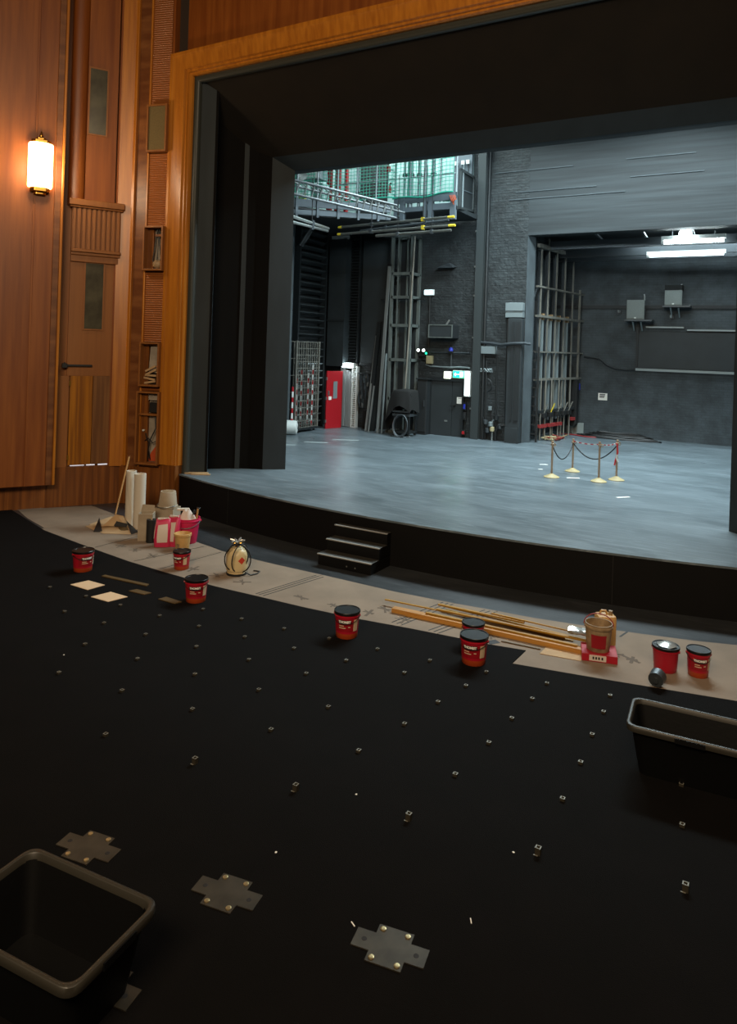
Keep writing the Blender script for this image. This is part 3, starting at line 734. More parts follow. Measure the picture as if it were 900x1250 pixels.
# lattice tower, leaning timbers, wall pieces left of the door
xt0, _ = PY(474, 400, YB-.5); xt1, _ = PY(500, 400, YB-.5)
x0 = PY(473.5, 526, YB-.6)[0]; x1 = PY(497, 527, YB-.6)[0]; zt = PY(492, 288, YB-.6)[1]
t = thing('lattice_tower', 'tall black open steel tower standing against the back wall beside the leaning poles', 'tower', ((x0+x1)/2, YB-.35, ZS))
h = (x1-x0)/2; H = zt-ZS; dpt = .28
for sx in (-1, 1):
    for sy in (-1, 1):
        MB().bar((sx*h, sy*dpt, 0), (sx*h, sy*dpt, H), .09).build('upright', 'tower_paint', t)
zz = [0, 1.05, 2.3, 3.4, 4.3, 5.05, H-.05]
for z in zz:
    m = MB()
    for sy in (-1, 1): m.bar((-h, sy*dpt, z+.05), (h, sy*dpt, z+.05), .09)
    for sx in (-1, 1): m.bar((sx*h, -dpt, z+.05), (sx*h, dpt, z+.05), .09)
    m.build('cross_frame', 'tower_paint', t)
m = MB()
for a, b in zip(zz[:-1], zz[1:]):
    m.bar((-h*.4, -dpt, a+.1), (-h*.4, -dpt, b), .04); m.bar((h*.15, 0, a+.1), (h*.15, 0, b), .05)
m.build('inner_rod', 'tower_paint', t)
MB().box(-h-.55, h+.35, -.02, .05, 4.28, 4.32).build('stay', 'dark_steel', t)
MB().box(-h+.06, h-.06, .2, .24, .1, H-.1).build('backing', 'panel_black', t)
pipe('long_pole', 'thin upright pole to the right of the lattice tower', [P(507, 288, YB-.7), P(500, 400, YB-.8), P(494.5, 478, YB-.85)], .03, 'rail_steel')
def lean(label, u0, v0, u1, v1, w, mt, y0=YB-.9, y1=YB-.1):
    p = P(u0, v0, y0); q = P(u1, v1, y1); p.z = ZS+.005 if v0 > 515 else p.z
    b = thing('leaning_pole', label, 'pole', p)
    d = q-p
    MB().bar((0, 0, 0), d, w, w*.6).build('shaft', mt, b)
    MB().bar(d*.985, d*1.0, w*1.15, w*.75).build('end_cap', 'rubber', b)
lean('longest bright pole leaning just left of the lattice tower', 461, 527, 476, 322, .09, 'bright_steel', YB-.9, YB-.75)
lean('dark flat batten leaning behind the bright poles', 455, 524, 470, 392, .13, 'dark_steel', YB-.6)
lean('shorter dark batten leaning with a worn top end', 449, 524, 464, 393, .13, 'dark_steel', YB-.7)
lean('pale pole at the left of the group leaning by the tower', 446.5, 525, 460.5, 408, .07, 'bright_steel', YB-.8)
lean('thin pale pole leaning between the two dark battens', 450, 526, 457, 470, .05, 'bright_steel', YB-.95, YB-.8)
lean('narrow pale pole right beside the longest bright one', 466, 527, 472, 430, .05, 'galvanised', YB-1.0, YB-.8)
# black equipment cabinet and covered trolley
t, h, H = onback('black_locker', 'narrow black cabinet between the draped trolley and the exit door', 'cabinet', 508.5, 467, 520.5, 527.5, YB-.35)
t.location.z = ZS; H = 1.75
MB().box(-h, h, 0, .34, 0, H).build('cabinet_body', 'panel_black', t, bevel=.01)
MB().box(-h*.9, h*.9, -.02, 0, .1, H-.06).build('door', 'panel_black', t, bevel=.006)
MB().box(-h-.04, h+.05, -.04, .34, H+.0, H+.04).build('top', 'dark_steel', t)
MB().box(h*.5, h*.65, -.05, -.02, .9, 1.1).build('handle', 'mid_steel', t)
px = P(494, 528, YB-1.0)
t = thing('trolley', 'small black wheeled stand hidden under a black drape by the lattice tower', 'trolley', (px.x, YB-1.0, ZS))
for sx in (-1, 1):
    for sy in (-1, 1):
        MB().bar((sx*.25, sy*.22, .08), (sx*.25, sy*.22, 1.3), .05).build('leg', 'dark_steel', t)
        MB().lathe([(.0, -.02), (.045, -.02), (.045, .02), (.0, .02)], 12, (sx*.25, sy*.22, .045)).build('wheel', 'rubber', t)
MB().box(-.3, .3, -.27, .27, .1, .15).build('base', 'dark_steel', t)
MB().box(-.3, .3, -.3, .27, .62, .7).box(-.3, .3, -.31, -.27, .74, .8).build('shelf', 'mid_steel', t, bevel=.01)
MB().box(-.32, .32, -.27, .27, 1.28, 1.32).build('top', 'dark_steel', t)
t2 = thing('drape', 'black cloth draped over the small trolley next to the tower', 'cloth', (px.x, YB-1.0, ZS+1.33))
rings = []
for i in range(7):
    f = i/6; r = []
    for k in range(28):
        a = 2*PI*k/28; c_, s_ = math.cos(a), math.sin(a)
        ex = (.33+.30*f*max(0, -c_)+.05*f)*(1+.07*math.sin(5*a)*f); ey = (.33+.06*f)*(1+.09*math.sin(7*a)*f)
        drop = .08+f*(.38+.75*max(0, -c_)**2+.12*max(0, c_)+.06*math.sin(5*a))
        r.append((ex*math.copysign(abs(c_)**.6, c_), ey*math.copysign(abs(s_)**.6, s_), .06*(1-f)-drop*f+.03))
    rings.append(r)
m = MB(); m.loft(rings, caps=False); n = len(m.v); m.v.append((0, 0, .14)); m.f += [(n, (k+1) % 28, k) for k in range(28)]
m.build('cloth', 'cloth_black', t2, smooth=True, angle=80)
t3 = thing('cable_coil', 'grey cable coiled in a ring leaning against the draped trolley', 'cable', (px.x+.05, YB-1.42, ZS+.02))
m = MB()
for k in range(5):
    r = .30+.012*k
    m.tube([(r*.72*math.cos(a)+.01*k, -.02*k+.05*math.sin(a), .33+r*math.sin(a)*1.0) for a in [i*2*PI/28+k for i in range(28)]], .016, 6, closed=True)
m.build('coil', 'mid_steel', t3, smooth=True)
MB().tube([(-.3+.05*i, .1*math.sin(i*1.1)-.05, .012) for i in range(14)], .014, 6).build('loose_end', 'mid_steel', t3)

# ---- left side : slatted rack, pier, louvre, panel, lit doorway
XS = XL+.02
ya, _ = PX(366, 340, XS+.25); yb, _ = PX(398.5, 340, XS+.25)
zt = PX(385, 276, XS+.25)[1]
t = thing('slatted_rack', 'tall black rack of horizontal slats on the left side wall of the stage', 'rack', (XS+.05, ya, ZS))
Ly = yb-ya; H = zt-ZS
for y in (0, Ly): MB().box(0, .22, y-.04, y+.04, 0, H+.1).build('post', 'dark_steel', t)
n = 28
for k in range(n):
    z = .18+k*(H-.2)/(n-1)
    m = MB(); m.add([(.04, .04, z-.07), (.2, .04, z+.02), (.2, .04, z+.05), (.04, .04, z-.04), (.04, Ly-.04, z-.07), (.2, Ly-.04, z+.02), (.2, Ly-.04, z+.05), (.04, Ly-.04, z-.04)],
        [(0, 1, 2, 3), (7, 6, 5, 4), (0, 4, 5, 1), (1, 5, 6, 2), (2, 6, 7, 3), (3, 7, 4, 0)])
    m.build('slat', 'galvanised' if k < 9 else 'slat', t)
# pipe at the edge of the pier
y0, _ = PX(354, 400, XS+.5)
tag(MB().tube([(XS+.5, y0, ZS), (XS+.5, y0, 9)], .07, 10).build('downpipe', 'pier_paint', smooth=True), 'grey vertical pipe seen just past the black arch on the stage left', 'pipe')
# mesh cage with barrier poles inside
xm = XS+.75
yc0, _ = PX(361, 470, xm); yc1, zc1_ = PX(390, 418, xm)
t = thing('mesh_cage', 'tall steel mesh cage on a low dolly in front of the slatted rack', 'cage', (xm, yc0, ZS))
Ly = yc1-yc0; H = zc1_-ZS
m = MB()
for k in range(11): m.bar((0, Ly*k/10, .12), (0, Ly*k/10, H), .022)
for k in range(14): m.bar((0, 0, .15+k*(H-.15)/13), (0, Ly, .15+k*(H-.15)/13), .018)
m.build('front_mesh', 'rail_steel', t)
m = MB()
for k in range(6): m.bar((-.45, Ly*k/5, .12), (-.45, Ly*k/5, H), .022)
for k in range(6): m.bar((-.45, 0, .15+k*(H-.15)/5), (-.45, Ly, .15+k*(H-.15)/5), .018)
m.build('rear_mesh', 'rail_steel', t)
for y in (0, Ly):
    for x in (0, -.45): MB().bar((x, y, .1), (x, y, H+.03), .05).build('post', 'rail_steel', t)
MB().box(-.5, .05, -.05, Ly+.05, .07, .13).build('dolly_deck', 'dark_steel', t)
for y in (.1, Ly-.1):
    for x in (-.05, -.4): MB().lathe([(0, -.03), (.04, -.03), (.04, .03), (0, .03)], 10, (x, y, .04)).build('caster', 'rubber', t)
def striped_pole(label, u, v0, x, zb):
    y, z1 = PX(u, v0, x)
    b = thing('barrier_pole', label, 'pole', (x, y, zb), 0)
    L = z1-zb; k = max(4, int(L/.16))
    MB().tube([(0, 0, 0), (0, 0, L)], .032, 8).build('shaft', 'white_paint', b, smooth=True)
    for i in range(0, k, 2):
        MB().tube([(0, 0, L*(i+.1)/k), (0, 0, L*(i+1)/k)], .036, 8).build('red_band', 'red_paint', b)
striped_pole('red and white striped pole outside the cage at its left end', 357.5, 472, xm+.15, ZS+.001)
striped_pole('second red and white striped pole from the left, in the cage', 363, 462, xm-.2, ZS+.135)
striped_pole('red and white striped pole standing in the left half of the cage', 369, 452, xm-.22, ZS+.135)
striped_pole('red and white striped pole near the middle of the cage', 377, 455, xm-.22, ZS+.135)
striped_pole('tallest red and white striped pole at the right end of the cage', 382, 445, xm-.2, ZS+.135)
t = thing('chain_heap', 'tangle of chains and small parts lying in the bottom of the cage', 'chains', (xm-.22, yc0+Ly*.6, ZS+.135))
for k in range(5):
    MB().tube([(random.uniform(-.12, .12), random.uniform(-.45, .45), .02+random.uniform(0, .25)) for i in range(7)], .018, 5).build('chain', 'steel', t, smooth=True)
# dark pier with conduit right of the rack
yp0 = 20.56; yp1 = YB-.02; xp1 = PY(423, 300, yp0)[0]; xp0 = PY(403, 300, yp0)[0]; zp = PY(412, 447, yp0)[1]; zq_ = PY(412, 391, yp0)[1]
struct(MB().box(xp0, xp1, yp0, yp1, zp, 7.05), 'wall_pier', 'panel_slate')
struct(MB().box(xp0-.02, xp1+.02, yp0-.03, yp0, zq_-.03, zq_+.03), 'trim_40', 'panel_black')
# red door, standing open
p = G(397.5, 523.5, ZS); q = G(416.5, 522, ZS)
hgt = PX(407, 455, p.x)[1]-ZS
hgt = (523-453.5)/FPX*24.0
d = q-p
t = thing('red_fire_door', 'bright red door standing ajar with a long glass slot', 'door', p, math.atan2(d.y, d.x))
L = d.length
MB().box(0, L, 0, .05, .0, hgt).build('leaf', 'red_paint', t, bevel=.006)
MB().box(L*.40, L*.66, -.012, 0, hgt*.52, hgt*.82).build('vision_panel', 'galvanised', t)
MB().box(L*.12, L*.3, -.01, 0, hgt*.5, hgt*.56).build('notice', 'white_paper', t)
MB().box(L*.06, L*.14, -.03, 0, hgt*.58, hgt*.66).build('handle', 'steel', t)
for z in (.2, hgt*.5, hgt-.3): MB().box(-.02, .02, -.005, .055, z, z+.1).build('hinge', 'steel', t)
# lit doorway right of the red door
yD = YB-.02
t, h, H = onback('tube_lamp', 'bright white lamp hung at the top corner of the aluminium-clad doorway', 'light', 419, 443, 430, 449, yD-.35)
MB().tube([(-h, -.02, H/2), (h, -.02, H/2)], .07, 10).build('tube', 'tube_glow', t, smooth=True)
MB().box(-h*1.05, h*1.05, .05, .35, 0, H).build('bracket', 'white_paint', t)
x0, zt = PY(420, 448, yD); x1, _ = PY(433, 448, yD)
t = thing('aluminium_panel', 'stack of upright pale aluminium sheets under the bright doorway lamp', 'panel', ((x0+x1)/2, yD-.14, ZS))
h = (x1-x0)/2
for k in range(4):
    MB().box(-h+2*h*k/4, -h+2*h*(k+.86)/4, -.06-.02*(k % 2), .1, 0.01, zt-ZS-.05*k).build('sheet', 'aluminium', t, bevel=.006)
x0, zt = PY(433.5, 447, yD); x1, _ = PY(440, 447, yD)
t = thing('perforated_post', 'white perforated upright with a ladder of slots beside the aluminium sheets', 'post', ((x0+x1)/2, yD-.15, ZS))
h = (x1-x0)/2; H = zt-ZS
m = MB(); m.box(-h, -h*.6, -.05, .1, 0, H).box(h*.6, h, -.05, .1, 0, H)
for k in range(30): m.box(-h*.6, h*.6, -.04, .06, H*k/30, H*(k+.5)/30)
m.build('upright', 'white_paint', t)
MB().box(-h*.6, h*.6, .06, .1, 0, H).build('backing', 'rubber', t)
x0, zb = PY(425, 443, yD); x1, _ = PY(439, 443, yD); zt = PY(432, 285, yD)[1]
t = thing('louvre_strip', 'tall narrow dark louvre running up the corner above the doorway lamp', 'louvre', ((x0+x1)/2, yD-.05, zb))
h = (x1-x0)/2; H = zt-zb
MB().box(-h, -h+.06, -.1, .04, 0, H).box(h-.06, h, -.1, .04, 0, H).build('frame', 'dark_steel', t)
n = 44
m = MB()
for k in range(n):
    z = .05+(H-.1)*k/n; m.add([(-h+.06, -.09, z), (h-.06, -.09, z), (h-.06, .0, z+.07), (-h+.06, .0, z+.07), (-h+.06, -.09, z+.02), (h-.06, -.09, z+.02), (h-.06, .0, z+.09), (-h+.06, .0, z+.09)],
        [(0, 1, 2, 3), (7, 6, 5, 4), (0, 4, 5, 1), (3, 2, 6, 7), (0, 3, 7, 4), (1, 5, 6, 2)])
m.build('blades', 'dark_steel', t)
MB().box(-h, h, .04, .05, 0, H).build('backing', 'cloth_black', t)
x0, zb = PY(441, 443, yD); x1, _ = PY(474, 443, yD); zt = PY(457, 294, yD)[1]
t = thing('dark_screen', 'big plain dark panel fixed on the back wall left of the lattice tower', 'panel', ((x0+x1)/2, yD-.04, zb))
h = (x1-x0)/2
MB().box(-h, h, -.05, .05, 0, zt-zb).build('board', 'panel_slate', t, bevel=.01)
MB().box(-h, h, -.09, -.05, -.06, 0).box(-h, h, -.09, -.05, zt-zb, zt-zb+.05).build('rail', 'dark_steel', t)
t = thing('folded_sheeting', 'crumpled shiny dark plastic sheeting hung low beside the leaning poles', 'sheeting', (P(449, 500, yD).x, yD-.12, PY(449, 497, yD)[1]))
rings = []
for i in range(9):
    z = i*.14; rings.append([(-.25+.5*k/13, -.08*math.sin(k*1.7+i*.8)-.08, z+.03*math.sin(k*2.1)) for k in range(14)])
m = MB(); m.loft(rings, closed=False, caps=False); m.build('sheet', 'mid_steel', t, smooth=True, angle=30)
MB().tube([(-.28, -.1, 1.13), (.3, -.1, 1.13)], .025, 8).build('hanging_bar', 'dark_steel', t)
MB().box(-.02, .22, -.2, .0, -.75, -.1).build('weight_bag', 'cloth_black', t, bevel=.03)
# white roll on the floor
p = G(364, 530, ZS)-RT*.62-FW*.2
t = thing('vinyl_roll', 'thick white roll lying on the stage by the black arch', 'roll', (p.x, p.y, ZS), math.radians(30))
m = MB(); m.lathe([(.0, -.5), (.21, -.5), (.22, -.46), (.22, .5), (.2, .59), (.1, .62), (.0, .62)], 24)
o = m.build('roll', 'pvc_white', t, smooth=True); o.rotation_euler = (0, PI/2, 0); o.location = (0, 0, .22)
m = MB(); m.lathe([(.0, -.01), (.05, -.01), (.05, .02), (0, .02)], 12); o = m.build('core', 'rubber', t); o.rotation_euler = (0, PI/2, 0); o.location = (.62, 0, .22)
# white paint patches on the stage
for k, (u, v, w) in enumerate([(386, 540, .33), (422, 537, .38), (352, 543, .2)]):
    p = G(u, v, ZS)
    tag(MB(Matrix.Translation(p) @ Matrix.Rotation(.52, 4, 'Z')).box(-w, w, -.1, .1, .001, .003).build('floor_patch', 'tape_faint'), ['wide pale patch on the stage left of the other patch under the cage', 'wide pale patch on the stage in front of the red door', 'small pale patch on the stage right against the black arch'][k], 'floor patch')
for k, (u, v, w, a) in enumerate([(761, 607, .15, .9), (700, 583.5, .14, .52), (664, 567, .1, .6), (660, 573, .05, .5)]):
    p = G(u, v, ZS)
    tag(MB(Matrix.Translation(p) @ Matrix.Rotation(a, 4, 'Z')).box(-w, w, -.03, .03, .001, .003).build('floor_tape', 'white_paper'), ['slanted strip of white tape nearest the stage front, right of the posts', 'white tape on the stage at the foot of the rear left rope post', 'longer white tape on the stage left of the rope posts', 'tiny bit of white tape on the stage left of the rope posts'][k], 'tape')

# ================================================================== rope posts
def post(label, u, v, H):
    p = G(u, v, ZS)
    t = thing('rope_post', label, 'rope post', p, 0, 'brass rope posts on the stage')
    MB().lathe([(.17, 0), (.17, .012), (.13, .03), (.07, .06), (.03, .085), (.0, .09)], 28).build('base', 'base_cream', t, smooth=True)
    MB().tube([(0, 0, .06), (0, 0, H)], .022, 12).build('pole', 'gold_post', t, smooth=True)
    MB().lathe([(.022, H-.05), (.04, H-.04), (.04, H-.01), (.022, H), (.03, H+.03), (.02, H+.055), (.0, H+.06)], 14).build('finial', 'gold_post', t, smooth=True)
    MB().tube([(.03*math.cos(a)+.04, 0, H-.03+.03*math.sin(a)) for a in [i*PI/6 for i in range(12)]], .006, 6, closed=True).build('ring', 'brass', t)
    return t, p
p1, a1 = post('leftmost brass rope post standing on the stage', 673.5, 582.5, .74)
p2, a2 = post('rear left brass rope post with red and white tape at its top', 699, 575.5, .70)
p3, a3 = post('nearest brass rope post, third from the left', 731, 588, .80)
p4, a4 = post('rightmost brass rope post with red and white tape tied round it', 752.5, 586, .82)
def rope(label, a, b, sag, mt='cable_black', r=.013, name='rope'):
    pts = [a.lerp(b, i/20)+Vector((0, 0, -sag*4*(i/20)*(1-i/20))) for i in range(21)]
    return tag(MB().tube(pts, r, 6).build(name, mt, smooth=True), label, 'rope')
up = lambda h: Vector((0, 0, h))
rope('dark rope sagging between the two left brass posts', a1+up(.7), a2+up(.66), .34)
rope('long dark rope sagging from the rear left post to the rightmost post', a2+up(.66), a4+up(.76), .34)
def tape(label, a, b):
    d = b-a; t = thing('barrier_tape', label, 'tape', a)
    k = 9
    for i in range(k):
        q0, q1 = d*(i/k), d*((i+1)/k)
        MB().bar(q0+Vector((0, 0, -.03*math.sin(PI*i/k))), q1+Vector((0, 0, -.03*math.sin(PI*(i+1)/k))), .006, .022).build('red_band' if i % 2 == 0 else 'white_band', 'tape_red' if i % 2 == 0 else 'white_paint', t)
tape('red and white tape stretched from the rear left post to the nearest post', a2+up(.705), a3+up(.80))
tape('red and white tape stretched from the nearest post to the rightmost post', a3+up(.80), a4+up(.80))
t = thing('tape_knot', 'loose red and white tape tied round the rightmost rope post', 'tape', a4+up(.5))
MB().tube([(0, -.03, .3), (.02, -.035, .1), (-.02, -.03, -.05), (-.04, -.04, -.18)], .018, 6).build('tail', 'tape_red', t)
MB().tube([(.01, -.035, .06), (.0, -.04, -.02), (.03, -.035, -.1)], .02, 6).build('tail', 'white_paint', t)
# ================================================================== fly gallery with safety net
YG = 19.2
zg0 = PY(540, 257, YG)[1]; xg1 = PY(557, 250, YG)[0]; xg0 = PY(482, 262, YG)[0]
ztop = 11.5
# lit wall behind the gallery, gallery deck
xge = PY(578, 230, YB)[0]
struct(MB().box(XL+.02, xge, YB-.06, YB-.01, zg0+.3, 12.5), 'wall_gallery_back', 'gallery_wall')
struct(MB().box(XL, XL+.04, yw, YB-.06, zg0+.3, 12.5), 'wall_gallery_left', 'gallery_wall')
t = thing('fly_gallery', 'grey steel gallery bracketed high on the back wall behind green netting', 'gallery', (xg0, YG, zg0))
L = xg1-xg0
MB().box(0, L, 0, YB-YG-.06, .0, .12).build('deck', 'panel_slate', t)
MB().box(0, L, -.05, 0, .28, .5).build('front_beam', 'gallery_grey', t)
MB().box(0.05, L*.48, -.06, 0, .02, .16).box(L*.55, L-.03, -.06, 0, .02, .2).build('lower_beam', 'gallery_grey', t)
for x0, x1 in ((0, .1), (.2, .34), (L*.5, L*.54), (L*.57, L*.64), (L-.16, L)):
    MB().box(x0, x1, -.08, .06, -.28, .5).build('bracket', 'gallery_grey', t)
for x in [L*k/4 for k in range(5)]:
    MB().tube([(x, -.02, .5), (x, -.02, 1.9)], .03, 8).build('stanchion', 'galvanised', t)
for z in (1.05, 1.55):
    MB().tube([(-2.2, -.02, z), (L, -.02, z)], .025, 8).build('handrail', 'galvanised', t)
# side panel of the gallery turning to the back wall
p0 = Vector((xg1, YG+.1, 0)); p1 = Vector((PY(577, 230, YB-.1)[0], YB-.1, 0))
za0 = PY(560, 206, YG+.1)[1]; zb0 = PY(561, 255, YG+.1)[1]; za1 = PY(581, 216.5, YB-.1)[1]; zb1 = PY(581, 258.5, YB-.1)[1]
t = thing('gallery_end_panel', 'grey steel end panel of the gallery beside the tall column', 'panel', (p0.x, p0.y, zb0))
d = p1-p0; n = Vector((d.y, -d.x, 0)).normalized()*.03
def qd(f0, z0, f1, z1, off, th):
    o = n/.03*off; e_ = n/.03*th
    a = d*f0+o; b = d*f1+o
    def zz(f, g): lo = zb0+(zb1-zb0)*f; hi = za0+(za1-za0)*f; return lo+(hi-lo)*g-zb0
    vs = [Vector((a.x, a.y, zz(f0, z0))), Vector((b.x, b.y, zz(f1, z0))), Vector((b.x, b.y, zz(f1, z1))), Vector((a.x, a.y, zz(f0, z1)))]
    return vs+[v+e_ for v in vs], [(0, 1, 2, 3), (7, 6, 5, 4), (0, 4, 5, 1), (1, 5, 6, 2), (2, 6, 7, 3), (3, 7, 4, 0)]
MB().add(*qd(0, 0, 1, 1, 0, .04)).build('sheet', 'panel_slate', t)
MB().add(*qd(0, .95, 1, 1.02, .03, .05)).add(*qd(0, .0, 1, .06, .03, .05)).add(*qd(.93, 0, 1, 1, .03, .05)).add(*qd(0, 0, .07, 1, .03, .05)).build('edge_angle', 'mid_paint', t)
MB().add(*qd(.2, 0, .23, 1.15, .04, .03)).build('upright', 'galvanised', t)
MB().add(*qd(0, .5, 1, .52, .035, .02)).build('seam', 'gallery_grey', t)
# wall end above the gallery panel with conduit boxes
struct(MB().box(PY(557, 200, YB)[0], xge, YB-.16, YB-.06, zg0+.8, 12.5), 'wall_gallery_end', 'gallery_grey')
for k, (u, v) in enumerate([(558, 200), (566, 199), (572, 198)]):
    t, h, H = onback('switch_box', ['leftmost small white switch box above the gallery end panel', 'middle small white switch box above the gallery end panel', 'rightmost white box with looped wire above the gallery end panel'][k], 'switch', u-2, v-2.5, u+2, v+2.5, YB-.17)
    MB().box(-h, h, -.06, 0, 0, H).build('housing', 'white_paint', t, bevel=.008)
    MB().tube([(0, -.03, 0), (.03, -.03, -.2), (0, -.03, -.4)], .012, 6).build('cable', 'cable_black', t)
for k, (u, v) in enumerate([(567, 262.5), (571.5, 262)]):
    t, h, H = onback('wall_plate', ['left of two small pale plates under the gallery end panel', 'right of two small pale plates under the gallery end panel'][k], 'plate', u-1.7, v-2, u+1.7, v+2, YB)
    MB().box(-h, h, -.05, 0, 0, H).build('housing', 'white_paint', t, bevel=.008)
# second length of gallery, running in front of the left side wall
q0 = AT(346, 250, 20.0); q1 = AT(482, 259, 21.3)
zq = min(q0.z, q1.z)-.1
dq = Vector((q1.x-q0.x, q1.y-q0.y, 0)); Lq = dq.length
t = thing('side_gallery', 'long grey gallery beam on the left passing behind the lattice truss', 'gallery', (q0.x, q0.y, q0.z), math.atan2(dq.y, dq.x))
sl = (q1.z-q0.z)/Lq
def sbox(m, x0, x1, y0, y1, z0, z1):
    vs = [(x0, y0, z0+sl*x0), (x1, y0, z0+sl*x1), (x1, y1, z0+sl*x1), (x0, y1, z0+sl*x0), (x0, y0, z1+sl*x0), (x1, y0, z1+sl*x1), (x1, y1, z1+sl*x1), (x0, y1, z1+sl*x0)]
    return m.add(vs, [(0, 3, 2, 1), (4, 5, 6, 7), (0, 1, 5, 4), (1, 2, 6, 5), (2, 3, 7, 6), (3, 0, 4, 7)])
x1_ = Lq-.12
sbox(MB(), 0, x1_, 0, .06, -.02, .2).build('front_beam', 'gallery_grey', t)
sbox(MB(), 0, x1_, 0, .06, -.24, -.1).build('lower_beam', 'gallery_grey', t)
for k in range(6):
    x = .35+k*.62
    if x < x1_-.1: sbox(MB(), x, x+.07, -.03, .06, -.3, .24).build('bracket', 'gallery_grey', t)
sbox(MB(), 0, x1_, .06, .5, -.26, -.22).build('deck', 'panel_black', t)
for k in range(6):
    x = .4+k*.6
    if x < x1_: MB().tube([(x, .05, .2+sl*x), (x, .05, 1.35+sl*x)], .025, 8).build('stanchion', 'galvanised', t)
# ladder truss slung across the gallery
r0 = AT(352, 226.5, 18.6); r1 = AT(484, 258.5, 20.4)
t = thing('lattice_truss', 'sloping aluminium ladder truss slung in front of the side gallery', 'truss', r0)
dd = r1-r0; 
for off, rr in ((Vector((0, 0, .18)), .035), (Vector((0, 0, -.18)), .035), (Vector((.1, .3, .02)), .03)):
    MB().tube([off, dd+off], rr, 8).build('chord', 'truss_metal', t, smooth=True)
m = MB(); n = 15
for k in range(n):
    a = dd*(k/n); b = dd*((k+1)/n); m.tube([a+up(-.18), b.lerp(a, .55)+up(.18)], .018, 6); m.tube([b.lerp(a, .55)+up(.18), b.lerp(a, .5)+Vector((.1, .3, .02))], .015, 6)
m.build('lacing', 'steel', t)
# safety net : real cords
def net(name, label, pa, pb, ztop_a, zbot_a, ztop_b, zbot_b, nx, nz, sag, r=.0085, M='net_green'):
    t = thing(name, label, 'net', pa)
    d = pb-pa; nrm = Vector((d.y, -d.x, 0)).normalized(); rnd = random.Random(5)
    def pt(i, j):
        f = i/nx; g = j/nz
        top = ztop_a+(ztop_b-ztop_a)*f; bot = zbot_a+(zbot_b-zbot_a)*f
        return d*f+nrm*(sag*math.sin(6*f+2*g)*.6)+Vector((0, 0, top+(bot-top)*g+.03*math.sin(9*f)*g-pa.z))
    m = MB()
    for i in range(nx+1): m.tube([pt(i, j) for j in range(0, nz+1, 2)], r, 4, caps=False)
    for j in range(nz+1): m.tube([pt(i, j) for i in range(0, nx+1, 2)], r, 4, caps=False)
    m.build('mesh', M, t)
    MB().tube([pt(i, nz) for i in range(nx+1)], r*3, 6).build('border_cord', M, t)
    MB().tube([pt(i, int(nz*.62)) for i in range(nx+1)], r*1.6, 6).build('tie_cord', M, t)
    return t
a = Vector((xg0, YG-.14, zg0+.55)); b = Vector((xg1-.03, YG-.14, zg0+.6))
net('safety_net', 'green safety net stretched along the front of the back gallery', a, b, zg0+3.3, zg0+.42, zg0+3.3, zg0+.42, 16, 26, .08)
struct(MB().prism([(q0.x, q0.y+.05), (q1.x, q1.y+.05), (q1.x, YB-.06), (XL+.02, YB-.06), (XL+.02, yw+.1)], q0.z-.05, q0.z), 'floor_gallery', 'panel_black')
struct(MB().box(PY(437, 200, YB-.1)[0], PY(474, 200, YB-.1)[0], YB-.1, YB-.06, q0.z, 12.5), 'wall_gallery_dark_panel', 'panel_black')
a2_ = AT(352, 246, 21.2); b2_ = Vector((xg0, YG-.1, 0)); 
net('safety_net', 'looser green safety net hung behind the sloping truss', Vector((a2_.x, a2_.y, a2_.z)), Vector((b2_.x, b2_.y, a2_.z)), a2_.z+3.0, a2_.z-.05, zg0+3.3, zg0+.45, 34, 30, .15)
# things on the gallery, seen through the net
yq = YB-.12
for k, (u0, u1, va, vb) in enumerate([(402, 407, 195, 248), (412, 417, 192, 247), (424, 427, 190, 206)]):
    yq = 19.5
    t, h, H = onback('red_pipe', ['leftmost thick red post behind the net', 'middle thick red post behind the net', 'thinnest red post, rightmost of the three behind the net'][k], 'post', u0, va-60, u1, vb, yq)
    H += t.location.z-q0.z; t.location.z = q0.z
    MB().box(-h, h, -.1, .05, 0, H).build('post', 'red_paint', t, bevel=.02)
    MB().box(-h-.04, h+.04, -.12, .05, 0, .08).build('foot', 'red_dull', t)
for k, (u, v) in enumerate([(476, 231), (474.5, 206)]):
    t, h, H = onback('extinguisher' if k == 0 else 'red_lamp', ['red extinguisher hanging behind the net above the truss end', 'little orange-red lamp behind the top of the net'][k], 'extinguisher' if k == 0 else 'lamp', u-2.2, v-4, u+2.2, v+4, yq-.4)
    MB().lathe([(.0, 0), (h, .0), (h, H*.8), (h*.5, H*.95), (h*.4, H), (0, H)], 14).build('body', 'red_paint', t, smooth=True)
    MB().tube([(0, 0, H), (0, 0, H+.08)], h*.35, 8).box(-h*.1, h*1.1, -.02, .02, H+.05, H+.09).build('valve', 'rubber', t)
    MB().box(-.02, .02, 0, .4, H*.5, H*.6).build('bracket', 'galvanised', t)
for k, (u, w) in enumerate([(500, .18), (511, .1), (519, .06), (493, .08), (528, .12), (438, .1)]):
    x, zb = PY(u, 256 if k < 5 else 236, yq-.2)
    t = thing('pale_riser', ['widest pale blue pipe behind the net', 'thin pale pipe right of the widest one behind the net', 'thinnest pale pipe in the middle of the back net', 'pale pipe left of the widest one behind the net', 'pale pipe farthest right behind the net', 'white drop rod behind the loose net'][k], 'pipe', (x, yq-.2, zb))
    MB().tube([(0, 0, 0), (0, 0, 3.2)], w*.5, 10).build('pipe', 'galvanised', t, smooth=True)
    MB().tube([(0, 0, 1.0), (0, 0, 1.08)], w*.5+.03, 10).build('clamp', 'mid_steel', t)
    MB().tube([(0, 0, 0), (0, 0, .03)], w*.5+.05, 10).build('flange', 'mid_steel', t)
t, h, H = onback('white_crate', 'white crate sitting on the back gallery behind the net', 'crate', 530, 246, 540, 252, YG+1.0)
